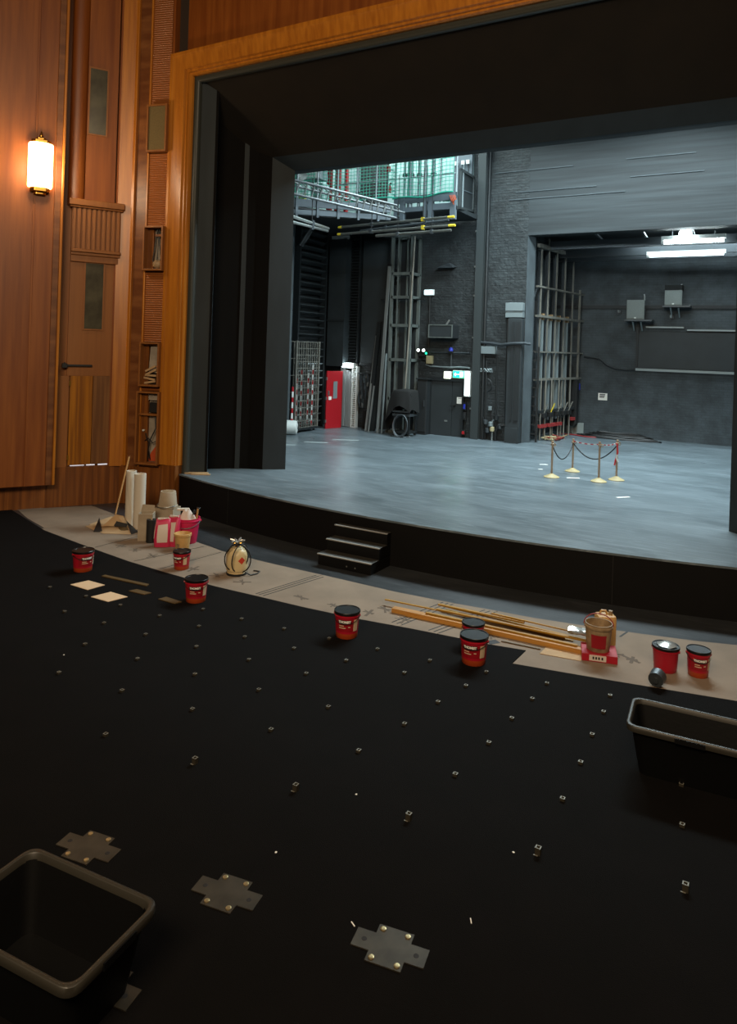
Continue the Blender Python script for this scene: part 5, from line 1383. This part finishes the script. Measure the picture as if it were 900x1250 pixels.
scrap('black triangular scrap at the right front of the torn paper', [(154, 643), (169, 650), (160, 653)], [.1, .0, 0], 'scrap_dark', 'black_scrap')
scrap('small dark folded scrap between the two black ones', [(144, 646), (153, 645), (157, 649), (147, 650)], [.03, .05, .02, .0], 'timber_dark', 'black_scrap')
# cardboard box, black roll, grey carton behind
def carton(name, label, u, v, w, d_, H, rz, mt, flaps=True, dz=.008, dd=.0):
    p = G(u, v); p = p+FW*dd; t = thing(name, label, 'box', (p.x, p.y, dz), rz)
    m = MB(); k = .012
    m.box(-w/2, w/2, -d_/2, d_/2, 0, k).box(-w/2, -w/2+k, -d_/2, d_/2, k, H).box(w/2-k, w/2, -d_/2, d_/2, k, H).box(-w/2+k, w/2-k, -d_/2, -d_/2+k, k, H).box(-w/2+k, w/2-k, d_/2-k, d_/2, k, H)
    m.build('carton', mt, t)
    if flaps:
        MB().add([(-w/2, d_/2, H), (w/2, d_/2, H), (w/2*.9, d_/2+.02, H+.1), (-w/2*.85, d_/2+.03, H+.11)], [(0, 1, 2, 3)]).build('flap', mt, t)
    return t
carton('carton', 'narrow grey cardboard box left of the pink bags', 176, 661, .24, .22, .46, YAW+.1, 'cardboard', True, .008, .1)
p = G(184.5, 662)
t = thing('black_roll', 'short black roll standing in front of the grey carton', 'roll', (p.x, p.y, .008))
MB().lathe([(.045, 0), (.085, 0), (.085, .38), (.045, .38), (.045, 0)], 24, cap=False).build('roll', 'rubber', t, smooth=True)
MB().lathe([(.0, .02), (.044, .02), (.044, .36), (0, .36)], 16).build('core', 'scrap', t)
# upturned grey-beige bucket on top of carton stack behind
p = G(196, 655)+FW*.35
t = carton('carton', 'closed brown carton behind the pink bags', 196, 655, .36, .3, .42, YAW-.2, 'cardboard', False, .008, .40)
t = thing('beige_bucket', 'beige bucket turned upside down on the carton behind the pink bags', 'bucket', (p.x, p.y, .43))
t.location = (G(196, 655)+FW*.40+up(.43-0)).to_tuple()
MB().lathe([(.18, 0), (.18, .03), (.165, .04), (.135, .28), (.13, .285), (.0, .285)], 28).build('pail', 'cardboard', t, smooth=True)
MB().lathe([(.1, .285), (.1, .292), (.0, .292)], 24).build('dark_base', 'cream_dirty', t)
MB().tube([(.19*math.cos(a), .19*math.sin(a), .05+.03*math.sin(a)) for a in [PI+PI*i/14 for i in range(15)]], .006, 6).build('wire_handle', 'steel', t)
# pink and white bags
def bag(label, u, v, w, H, d_, rz, lean):
    p = G(u, v); t = thing('cement_bag', label, 'bag', (p.x, p.y, .009), rz)
    def ring(f):
        z = H*f; ww = w/2*(1-.22*max(0, f-.75)*4*.5)*(1+.05*math.sin(5*f)); dd = d_/2*(1-.88*max(0, (f-.6)/.4)**1.5)*(.85+.15*math.sin(PI*min(1, f*1.5)))
        return [(ww*math.copysign(abs(math.cos(a))**.55, math.cos(a))*(1+.03*math.sin(7*a+6*f)), dd*math.copysign(abs(math.sin(a))**.7, math.sin(a))+lean*f, z+.012*math.sin(4*a)*f) for a in [2*PI*k/32 for k in range(32)]]
    m = MB(); m.loft([ring(i/10) for i in range(11)]); m.build('sack', 'bag_pink', t, smooth=True, angle=80)
    # white printed panel on the front (with stripes)
    def panel(a0, a1, f0, f1, mt, name, off):
        m = MB(); rings = []
        for i in range(7):
            f = f0+(f1-f0)*i/6; full = ring(f); k0, k1 = a0, a1
            rings.append([(full[k % 32][0]*(1+off), full[k % 32][1]-off*.35 if full[k % 32][1] < lean*f else full[k % 32][1], full[k % 32][2]) for k in range(k0, k1+1)])
        m.loft(rings, closed=False, caps=False); m.build(name, mt, t, smooth=True, angle=80)
    panel(22, 26, .18, .82, 'bag_white', 'print_panel', .012)
    panel(18, 19, .3, .95, 'bag_white', 'print_panel', .012)
    MB().box(-w*.36, w*.36, lean-.012, lean+.012, H*.97, H*1.04).build('folded_top', 'bag_white', t, bevel=.004)
    return t
bag('pink and white sack standing at the left, in front of the cartons', 198.5, 667, .27, .44, .2, YAW+.15, .03)
bag('pink and white sack with a folded white top next to the pink bucket', 210, 666.5, .24, .47, .18, YAW-.3, .05)
# pink bucket full of tools
p = G(224.5, 666)+FW*.2
t = thing('pink_bucket', 'deep pink builder bucket filled with rags and tools', 'bucket', (p.x, p.y, .008), YAW)
Rb = .21; Hb = .42
MB().lathe([(.0, 0), (Rb*.74, 0), (Rb*.76, .01), (Rb*.96, Hb*.88), (Rb*1.03, Hb*.89), (Rb*1.03, Hb*.93), (Rb*.98, Hb*.94), (Rb, Hb), (Rb*.95, Hb), (Rb*.74, .03), (0, .03)], 32).build('pail', 'pink', t, smooth=True)
MB().tube([(Rb*1.04*math.cos(a), Rb*1.04*math.sin(a), Hb*.9-.1*math.sin(a-PI)) for a in [PI+PI*i/14 for i in range(15)]], .006, 6).build('wire_handle', 'steel', t)
for s in (-1, 1): MB().tube([(s*Rb*1.0, 0, Hb*.9), (s*Rb*1.12, 0, Hb*.9)], .02, 8).build('handle_ear', 'pink', t)
base = Vector((p.x, p.y, .04))
def tool(name, label, a, b, mk):
    t = thing(name, label, 'tool', base+a); mk(t, b-a)
ax = lambda r, f, z: RT*r+FW*f+up(z)
tool('brush_handle', 'wooden handle sticking up at the right of the pink bucket', ax(.12, .02, .05), ax(.17, .0, .56), lambda t, d: (MB().tube([(0, 0, 0), d], .016, 8).build('handle', 'stick', t, smooth=True), MB().tube([d*.97, d], .02, 8).build('tip', 'rubber', t)))
tool('trowel', 'dark trowel blade lying across the top of the pink bucket', ax(.0, .1, .1), ax(.1, .06, .5), lambda t, d: (MB().bar((0, 0, 0), d, .03).build('shank', 'rubber', t), MB().bar(d*.85, d*1.0+ax(.08, 0, .03), .14, .02).build('blade', 'panel_slate', t, bevel=.004)))
def rag(t, d):
    rn = random.Random(9); rings = [[(Vector((0, 0, 0))+RT*(.15*math.cos(a)*(1-i*.22)*(1+.2*math.sin(3*a+i)))+FW*(.13*math.sin(a)*(1-i*.22))+up(.03*i*2+.02*math.sin(5*a))) for a in [2*PI*k/20 for k in range(20)]] for i in range(4)]
    MB().loft(rings).build('cloth', 'bag_white', t, smooth=True, angle=50); MB().cbox(RT*-.06+up(.19), (.2, .08, .03), Matrix.Rotation(.7, 3, 'Z')).build('packet', 'roll_white', t)
t = thing('rag', 'crumpled white rags heaped in the pink bucket', 'rag', base+ax(-.02, 0, .33)); rag(t, None)
# cream pot
p = G(221, 672.5)+FW*.08
t = thing('cream_pot', 'small stained cream pot in front of the pink bucket', 'pot', (p.x, p.y, .008))
MB().lathe([(.0, 0), (.105, 0), (.11, .01), (.13, .22), (.142, .225), (.142, .26), (.13, .265), (.125, .25), (.105, .2), (0, .2)], 28).build('pot', 'cream_plastic', t, smooth=True)
MB().lathe([(.112, .02), (.114, .02), (.122, .11), (.12, .11)], 12, (0, 0, 0), face_cam(p)-.9, face_cam(p)-.4).build('drip', 'cream_dirty', t)
MB().lathe([(.0, .2), (.118, .2), (.118, .21), (0, .21)], 24).build('contents', 'cream_dirty', t)

# gas bottle with coiled hose
p = G(287, 704)+FW*.12
t = thing('gas_bottle', 'cream gas bottle with a red diamond label and a black hose coiled round it', 'gas bottle', (p.x, p.y, .008), face_cam(p))
MB().lathe([(.13, 0), (.14, .0), (.14, .035), (.135, .04), (.155, .07), (.16, .1), (.16, .27), (.14, .34), (.09, .385), (.05, .4), (0, .4)], 32).build('cylinder', 'can_cream', t, smooth=True)
MB().lathe([(.138, .0), (.15, .0), (.15, .03), (.138, .03), (.138, 0)], 32, cap=False).build('foot_ring', 'rubber', t, smooth=True)
MB().tube([(0, 0, .4), (0, 0, .46)], .035, 12).tube([(0, -.06, .45), (0, .06, .45)], .016, 8).build('valve', 'brass', t, smooth=True)
m = MB()
for k in range(7):
    a = 2*PI*k/7; m.tube([(0, 0, .44), (.05*math.cos(a), .05*math.sin(a), .49), (.11*math.cos(a), .11*math.sin(a), .485+.02*(k % 2))], .012, 6)
m.build('plastic_tuft', 'foil', t, smooth=True)
rz_ = lambda z: .163 if z < .28 else .163-(z-.28)*.55
dm = MB(); s_ = .055; zc = .23; a0 = .45
pts = [(a0, zc-s_), (a0+s_/.16, zc), (a0, zc+s_), (a0-s_/.16, zc)]
dm.add([(.1635*math.cos(a), .1635*math.sin(a), z) for a, z in pts]+[(.165*math.cos(a0), .165*math.sin(a0), zc)], [(0, 1, 4), (1, 2, 4), (2, 3, 4), (3, 0, 4)]); dm.build('warning_diamond', 'diamond_red', t)
for dy, tilt, rr in ((-.02, .2, .17), (.05, -.45, .185), (.0, .9, .175)):
    R = Matrix.Rotation(tilt, 3, 'Z') @ Matrix.Rotation(.12, 3, 'Y')
    m = MB(); m.tube([R @ Vector((.05, (rr+.01)*math.cos(a)*.95, (rr+.03)*math.sin(a)))*1.0+Vector((.07, dy, .27)) for a in [i*2*PI/36 for i in range(36)]], .009, 7, closed=True)
    m.build('hose', 'rubber', t, smooth=True)
MB().tube([(.1, .12, .05), (.12, .2, .012), (.05, .3, .01), (-.05, .34, .01), (-.1, .25, .01)], .009, 7).build('hose', 'rubber', t, smooth=True)

# timber lying on the paper
def stick_on_floor(name, label, a, b, w, h, z0, mt, ends=True):
    pa, pb = G(*a), G(*b); d = pb-pa; L = d.length
    t = thing(name, label, 'timber', (pa.x, pa.y, z0), math.atan2(d.y, d.x))
    MB().box(0, L, -w/2, w/2, 0, h).build('length', mt, t, bevel=.003)
    if ends: MB().box(-.002, .003, -w/2+.003, w/2-.003, .003, h-.003).build('end_grain', 'stick', t)
stick_on_floor('timber_batten', 'thickest timber batten at the bottom of the bundle', (480, 747), (715, 799), .10, .055, .008, 'timber')
stick_on_floor('timber_batten', 'flat timber board beside the thickest batten, nearer the carpet', (496, 752), (700, 795), .07, .03, .008, 'timber')
stick_on_floor('timber_strip', 'long thin strip reaching farthest left over the bundle', (470, 738.5), (700, 786), .03, .015, .066, 'timber_gold')
stick_on_floor('timber_strip', 'golden strip on top of the bundle, nearest the stage', (540, 746), (720, 791), .035, .02, .066, 'timber_gold')
stick_on_floor('timber_strip', 'golden strip crossing the bundle behind the rear tub', (533, 753), (722, 794), .035, .02, .088, 'timber_gold')
stick_on_floor('timber_strip', 'golden strip angled away towards the stage from the bundle', (545, 746), (627, 767), .03, .02, .0085, 'timber_gold')
stick_on_floor('timber_strip', 'short golden strip lying over the middle of the bundle', (535, 749), (640, 772), .04, .02, .11, 'timber_gold')
stick_on_floor('timber_strip', 'uppermost thin strip pointing to the brown bucket', (600, 762), (723, 791), .025, .015, .131, 'timber_gold')
stick_on_floor('timber_strip', 'thin dark-edged strip lying loose in front of the bundle', (612, 784), (660, 794), .02, .012, .0085, 'timber_dark')
stick_on_floor('timber_strip', 'golden strip lying on the thick batten, its left end by the thick batten end', (520, 755), (705, 796), .04, .02, .064, 'timber_gold')
stick_on_floor('timber_strip', 'golden strip fanned towards the stage just above the rear tub', (552, 749), (700, 784), .03, .015, .0085, 'timber_gold')
stick_on_floor('timber_strip', 'brownish strip between the fanned golden ones near the stage', (560, 752), (690, 782), .035, .018, .03, 'timber')
p = G(710, 789)
t = thing('plastic_wrap', 'clear crumpled plastic wrapped round the right end of the timber', 'wrap', (p.x, p.y, .14), math.atan2((G(715, 799)-G(480, 747)).y, (G(715, 799)-G(480, 747)).x))
rings = [[(-.15+.3*i/6, .085*math.cos(a)*(1+.15*math.sin(3*a+i*2)), .03+.03*math.sin(a)*(1+.3*math.sin(5*a+i))) for a in [2*PI*k/14 for k in range(14)]] for i in range(7)]
m = MB(); m.loft(rings, caps=False); m.build('film', 'foil', t, smooth=True, angle=30)
# card sheet
q = [G(659, 799), G(667, 791), (G(716, 800)), G(709, 808)]
c = sum(q, Vector())/4
t = thing('card_sheet', 'pale card sheet lying in front of the timber end', 'card', (c.x, c.y, .008))
MB().prism([((v-c).x, (v-c).y) for v in q], 0, .005).build('sheet', 'scrap', t)
# brown bucket on red box with jug behind
p = G(738, 812)+FW*.2
t = thing('red_carton', 'flat red and white printed carton under the brown bucket', 'box', (p.x, p.y, .008), YAW-.25)
MB().box(-.19, .19, -.16, .16, 0, .085).build('carton', 'tub_red', t, bevel=.004)
MB().box(-.11, .07, -.163, -.16, .012, .075).build('label', 'bag_white', t)
m = MB()
for i, x in enumerate((-.075, -.045, -.015, .02)): m.box(x, x+.018, -.165, -.163, .03, .058)
m.build('print', 'ink_black', t)
MB().box(.187, .193, -.1, .1, .015, .07).build('label', 'bag_white', t)
t2 = thing('brown_bucket', 'used brown plastic bucket with its wire handle up, standing on the red carton', 'bucket', (p.x-.01, p.y, .0935), face_cam(p))
MB().lathe([(.0, 0), (.12, 0), (.125, .01), (.145, .25), (.158, .255), (.158, .275), (.15, .28), (.15, .3), (.14, .3), (.12, .02), (0, .02)], 32).build('pail', 'cream_dirty', t2, smooth=True)
rings = [[((.128+.02*(z-.03)/.25+.004)*math.cos(a), (.128+.02*(z-.03)/.25+.004)*math.sin(a), z) for a in [-.55+1.2*i/10 for i in range(11)]] for z in (.05, .2)]
m = MB(); m.loft(rings, closed=False, caps=False); m.build('label', 'label_red', t2, smooth=True, label='dark red label')
MB().tube([(-.03*math.sin(a), .16*math.cos(a), .27+.12*math.sin(a)) for a in [PI*i/16 for i in range(17)]], .006, 6).build('wire_handle', 'red_dull', t2)
MB().lathe([(0, .2), (.134, .2), (.134, .21), (0, .21)], 24).build('contents', 'cream_dirty', t2)
p3 = G(748, 800)+FW*.28
t3 = thing('cream_can', 'square cream plastic can behind the brown bucket', 'can', (p3.x, p3.y, .008), YAW)
MB().box(-.11, .11, -.09, .09, 0, .36).build('can', 'cream_plastic', t3, bevel=.03)
MB().tube([(.06, 0, .36), (.06, 0, .4)], .025, 12).build('cap', 'cream_dirty', t3)
MB().tube([(-.07, 0, .36), (-.05, 0, .4), (.0, 0, .4), (.02, 0, .36)], .014, 8).build('handle', 'cream_plastic', t3)
# pipe end standing at the carpet edge
p = G(812, 848)+FW*.12
t = thing('steel_cup', 'small steel cup lying at the carpet edge behind the right black crate', 'cup', (p.x, p.y, .013), YAW)
m = MB(); m.lathe([(.07, 0), (.075, 0), (.08, .1), (.072, .1), (.068, .01), (0, .01)], 28); o = m.build('cup', 'mid_steel', t, smooth=True); o.rotation_euler = (0, PI/2*.9, .9); o.location = (-.05, 0, .078)
m = MB(); m.lathe([(.0, .0), (.03, 0), (.03, .02), (0, .02)], 16, (0, 0, -.021)); o = m.build('knob', 'mid_steel', t, smooth=True); o.rotation_euler = (0, PI/2*.9, .9); o.location = (-.05, 0, .078)

# flat things on the carpet, far left
def flat(name, label, cat, px, mt, h=.006, sub_=None):
    q = [G(*a) for a in px]; c = sum(q, Vector())/len(q); t = thing(name, label, cat, (c.x, c.y, .0125))
    MB().prism([((v-c).x, (v-c).y) for v in q], 0, h).build('sheet', mt, t); return t
flat('cream_tile', 'square cream tile on the carpet, the one farther from us', 'tile', [(86, 715), (108, 710), (128, 715.5), (107, 721.5)], 'tile_cream')
flat('cream_tile', 'square cream tile on the carpet, the one nearer to us', 'tile', [(111, 730), (135, 724), (156, 730), (132, 736)], 'tile_cream')
flat('brown_strip', 'long thin dark wood strip on the carpet between the tiles and the tubs', 'strip', [(124, 705), (128, 703.5), (182, 715), (179, 717)], 'timber_dark', .012)
flat('brown_offcut', 'short dark wood offcut below the long strip', 'offcut', [(157, 723), (167, 721), (185, 725.5), (176, 727.5)], 'timber_dark', .01)
flat('brown_offcut', 'short dark wood offcut left of the third red tub', 'offcut', [(193, 733), (203, 730.5), (222, 736.5), (213, 738.5)], 'timber_dark', .01)
# ================================================================== seat sockets in the carpet
dots = [(61, 719), (79, 749), (72, 824), (104, 789), (127, 763), (147, 741), (105, 730), (168, 807), (149, 846), (195, 754), (178, 777), (243, 767), (248, 746), (240, 792), (238, 826), (299, 780), (295, 758), (304, 808), (316, 845), (347, 770), (359, 794), (374, 825), (401, 866), (402, 782), (423, 809), (235, 869), (129, 900), (331, 894), (461, 795), (525, 809), (494, 824), (594, 823), (569, 840), (535, 860), (494, 887), (668, 837), (650, 856), (745, 852), (625, 880), (737, 872), (597, 910), (723, 900), (556, 949), (709, 934), (687, 979), (833, 1011), (832, 961), (438, 920), (238, 934), (361, 967), (499, 1003), (657, 1045), (837, 1090)]
GROUP = 'steel seat sockets on the black carpet'
def socket(label, p, h, w, rz):
    t = thing('seat_socket', label, 'seat socket', p, rz, GROUP)
    m = MB(); k = .006; a = w/2
    m.box(-a, -a+k, -a, a, 0, h).box(a-k, a, -a, a, 0, h).box(-a+k, a-k, -a, -a+k, 0, h).box(-a+k, a-k, a-k, a, 0, h)
    m.build('tube', 'socket_side', t)
    m = MB(); z = h
    m.box(-a-.001, -a+k+.001, -a, a, z, z+.002).box(a-k-.001, a+.001, -a, a, z, z+.002).box(-a+k, a-k, -a, -a+k, z, z+.002).box(-a+k, a-k, a-k, a, z, z+.002)
    m.build('rim', 'socket_steel', t)
    if h > .03: MB().box(-a*1.5, a*.2, -a-.008, -a, 0, .003).build('weld_tab', 'socket_steel', t)
    return t
near_lab = {(238, 934): 'open square steel socket standing up, leftmost of the nearest row', (361, 967): 'open square steel socket, second from the left in the nearest row', (499, 1003): 'open square steel socket, third from the left in the nearest row', (657, 1045): 'open square steel socket, fourth from the left in the nearest row', (837, 1090): 'open square steel socket at the right end of the nearest row'}
lo_ = socket('low square steel seat socket set in the black carpet', (0, 0, 0), .02, .034, 0.0)
hi_ = socket('socket', (0, 0, 0), .048, .036, 0.0)
first = True; firsth = True
for (u, v) in dots:
    p = G(u, v); p.z = .0125
    if (u, v) in near_lab:
        if firsth: o = hi_; firsth = False; o.location = p
        else: o = dup(hi_, p, 0)
        o['label'] = near_lab[(u, v)]
    else:
        if first: o = lo_; first = False; o.location = p
        else: o = dup(lo_, p, 0)
# ================================================================== cross-shaped floor plates
def cross(label, u, v):
    p = G(u, v); p.z = .0125
    t = thing('cross_plate', label, 'floor plate', p, .17, 'cross-shaped steel floor plates')
    a, b, c_ = .105, .135, .065; e_ = .215
    m = MB(); m.prism([(-a, -b), (a, -b), (a, -c_), (e_, -c_), (e_, c_), (a, c_), (a, b), (-a, b), (-a, c_), (-e_, c_), (-e_, -c_), (-a, -c_)], 0, .006)
    m.build('plate', 'plate_steel', t)
    for sx in (-1, 1):
        for sy in (-1, 1):
            MB().lathe([(.017, .006), (.017, .011), (.011, .013), (.0, .011)], 14, (sx*(a-.03), sy*(b-.03), 0)).build('bolt', 'bolt_brass', t, smooth=True)
        MB().lathe([(.016, .0062), (.014, .0072), (.0, .0072)], 14, (sx*(e_-.06), 0, 0)).build('hole', 'scrap_dark', t)
cross('cross-shaped steel plate beside the left black crate, farthest left', 108, 1037)
cross('middle cross-shaped steel plate on the carpet', 277, 1093)
cross('largest and nearest cross-shaped steel plate on the carpet', 476, 1160)
cross('cross-shaped steel plate mostly hidden beside the bottom of the left crate', 122, 1208)
# ================================================================== black crates
def crate(label, corners, H, extra=None):
    """corners: rim corners (world xy) in order"""
    c = sum(corners, Vector())/4; c.z = .0125
    t = thing('black_crate', label, 'crate', c)
    Q = [Vector((p.x-c.x, p.y-c.y)) for p in corners]
    ar = sum(Q[i].x*Q[(i+1) % 4].y-Q[(i+1) % 4].x*Q[i].y for i in range(4))
    if ar < 0: Q.reverse()
    def rr(scale_in, rad, n=7):
        cen = sum(Q, Vector((0, 0)))/4; pts = []
        out = []
        for i in range(4):
            p = Q[i]; a = (Q[i-1]-p).normalized(); b = (Q[(i+1) % 4]-p).normalized()
            p = p+(a+b)*scale_in
            s0 = p+a*rad; s1 = p+b*rad
            for k in range(n+1):
                f = k/n; out.append((s0*(1-f)**2+p*2*f*(1-f)+s1*f*f))
        return out
    def ring(sc, rad, z): return [(p.x, p.y, z) for p in rr(sc, rad)]
    m = MB(); m.loft([ring(.10, .07, 0), ring(.095, .08, .02), ring(.03, .1, H-.035)], caps=False); n = len(ring(0, .1, 0)); m.f.append(tuple(range(n))[::-1])
    m.loft([ring(.04, .09, H-.035), ring(.105, .07, .03)], caps=False); k = len(m.v)-n; m.f.append(tuple(range(k, k+n)))
    m.build('body', 'tub_plastic', t, smooth=True, angle=50)
    m = MB(); m.loft([ring(.032, .08, H-.05), ring(.0, .09, H-.05), ring(-.003, .09, H-.03), ring(.0, .09, H-.004), ring(.005, .09, H), ring(.024, .08, H), ring(.029, .08, H-.006), ring(.036, .08, H-.05)], caps=False)
    m.build('rim', 'tub_rim', t, smooth=True, angle=50)
    for i in (0, 2):
        a, b = Q[i], Q[(i+1) % 4]; md = (a+b)/2; d = (b-a).normalized()*.11; nrm = Vector((d.y, -d.x)).normalized()*.004
        q = [md-d+nrm, md+d+nrm, md+d+nrm*3, md-d+nrm*3]
        MB().prism([(v.x, v.y) for v in q], H-.05, H-.012).build('grip', 'tub_plastic', t)
    return t
Hc = .42
zr_ = Hc+.0125
a_ = G(764, 884, zr_); b_ = G(772, 857, zr_); dirx = (G(850, 905, zr_)-a_).normalized(); diry = (b_-a_); diry = diry-dirx*diry.dot(dirx)
crate('open black plastic crate at the right edge of the carpet', [a_, a_+dirx*.95, a_+dirx*.95+diry.normalized()*.55, a_+diry.normalized()*.55], Hc)
r_ = G(197, 1100, zr_); n_ = G(56, 1196, zr_); f_ = G(54, 1037, zr_)
u_ = (n_-r_); w_ = (f_-r_).normalized(); u_ = u_-w_*u_.dot(w_)
crate('open black plastic crate in the near left corner of the carpet', [r_, r_+u_, r_+u_+w_*.95, r_+w_*.95], Hc)
# small papers on stage corner
p = G(241, 578.5, ZS)
t = thing('wood_wedge', 'short pale boards lying on the stage corner beside the wooden frame', 'boards', (p.x, p.y, ZS+.002), .55)
MB().box(-.25, .22, -.06, .05, 0, .03).build('board', 'scrap', t, bevel=.003)
MB().box(-.1, .28, -.13, -.07, 0, .02).build('board', 'scrap', t, bevel=.003)
# litter specks
for k, (u, v, lab) in enumerate([(78, 801, 'tiny white paper speck on the carpet left of the sockets'), (337, 1043, 'tiny white speck on the carpet between two plates'), (435, 972, 'tiny pale speck on the carpet near the middle'), (627, 1043, 'tiny pale speck beside the fourth near socket'), (575, 1127, 'short pale thread lying right of the nearest plate'), (431, 1131, 'short pale thread lying above the nearest plate')]):
    p = G(u, v); m = MB(Matrix.Translation((p.x, p.y, .0125)) @ Matrix.Rotation(random.uniform(0, 3), 4, 'Z'))
    m.box(-.02 if k > 3 else -.007, .02 if k > 3 else .007, -.003 if k > 3 else -.006, .003 if k > 3 else .006, 0, .004)
    tag(m.build('litter', 'white_paper'), lab, 'litter')
# ================================================================== wall lamp and lights
s_, z0 = WL.sz(48, 235, .3); _, z1 = WL.sz(48, 172, .3)
t = thing('wall_lamp', 'glowing frosted glass wall lamp with brass caps on the left wood pilaster', 'lamp', WL.w(s_, .29, z0), WL.rz)
H = z1-z0; hw_ = .22
def oct_(sx, sy): return [(-sx, 0), (-sx, -sy*.6), (-sx*.6, -sy), (sx*.6, -sy), (sx, -sy*.6), (sx, 0)]
MB().prism(oct_(hw_, .2), .08, H-.06).build('glass', 'lamp_glass', t, bevel=.03)
MB().prism(oct_(hw_*.8, .18), .0, .08).prism(oct_(hw_*.5, .1), -.05, 0.0).build('base_cap', 'brass', t, bevel=.01)
MB().prism(oct_(hw_*.8, .18), H-.06, H).prism(oct_(hw_*.4, .08), H, H+.06).build('top_cap', 'brass', t, bevel=.01)
MB().lathe([(.0, H+.06), (.03, H+.07), (.035, H+.11), (.015, H+.15), (0, H+.2)], 12, (0, -.05, 0)).build('finial', 'brass', t, smooth=True)
def light(name, kind, loc, energy, col, size=None, size_y=None, target=None, spot=None, blend=.5, radius=None, spread=None):
    l = bpy.data.lights.new(name, kind); l.energy = energy; l.color = col
    if kind == 'AREA':
        l.size = size
        if spread: l.spread = math.radians(spread)
        if size_y: l.shape = 'RECTANGLE'; l.size_y = size_y
    if kind == 'SPOT': l.spot_size = spot; l.spot_blend = blend; l.shadow_soft_size = radius or .2
    if kind == 'POINT': l.shadow_soft_size = radius or .2
    o = bpy.data.objects.new(name, l); COL.objects.link(o); o.location = loc
    if target is not None:
        o.rotation_euler = (Vector(target)-Vector(loc)).to_track_quat('-Z', 'Y').to_euler()
    return o
COOL = (.78, .95, 1.0); WARM = (1.0, .77, .52)
# stage work lights hung in the fly tower
light('stage_worklight', 'AREA', (-5.0, 18.0, 11.0), 1150, COOL, 6, 1.6, (-5.0, 16.4, 0), spread=148)
light('stage_worklight', 'AREA', (-.5, 18.0, 11.0), 1150, COOL, 6, 1.6, (-.8, 16.4, 0), spread=148)
light('gallery_light', 'AREA', (-10.6, YB-1.2, 11.3), 400, (.82, 1, 1), 4, .8, (-10.6, YB-.3, 8))
light('corner_fill_light', 'AREA', (-5.5, 13.5, 8.2), 420, COOL, 2.5, .6, (-13, 20.5, 3.5))  # added fill without a visible source, lifts the dark back left corner
light('dock_light', 'AREA', (-1.6, YB+2.0, zlin+.2), 220, COOL, 5, .8, (-1.6, YB+2.2, 0))
light('lamp_glow', 'POINT', WL.w(s_, .75, (z0+z1)/2), 90, WARM, radius=.2)
light('auditorium_light', 'AREA', (-1, -4, 9.0), 1150, WARM, 5, 2.5, (-9, 9, 2.5))
light('auditorium_light', 'AREA', (2.0, 1, 11.0), 330, WARM, 5, 4, (-3, 8.5, 0))
w = bpy.data.worlds.new('World'); SC.world = w; w.use_nodes = True
w.node_tree.nodes['Background'].inputs[0].default_value = (.9, .85, .8, 1); w.node_tree.nodes['Background'].inputs[1].default_value = .012
# ------------------------------------------------------------------ camera
cam = bpy.data.cameras.new('camera'); co = bpy.data.objects.new('camera', cam); COL.objects.link(co); SC.camera = co
cam.sensor_fit = 'AUTO'; cam.sensor_width = 36; cam.lens = FPX/1250*36; cam.shift_x = 0; cam.shift_y = -(625-425)/1250.0
cam.clip_start = .05; cam.clip_end = 200
up_ = Vector((0, 0, 1)); xr_ = RT*cr+up_*sr*1.0; 
# picture content turned clockwise by ROLL: the camera itself leans the other way
xax = RT*cr+up_*sr; yax = -RT*sr+up_*cr; zax = -FW
co.matrix_world = Matrix(((xax.x, yax.x, zax.x, 0), (xax.y, yax.y, zax.y, 0), (xax.z, yax.z, zax.z, CH), (0, 0, 0, 1)))
SC.view_settings.view_transform = 'Standard'; SC.view_settings.look = 'None'; SC.view_settings.gamma = 1; SC.view_settings.use_curve_mapping = False
SC.view_settings.exposure = 0.0
SC.cycles.max_bounces = 6; SC.cycles.use_denoising = True
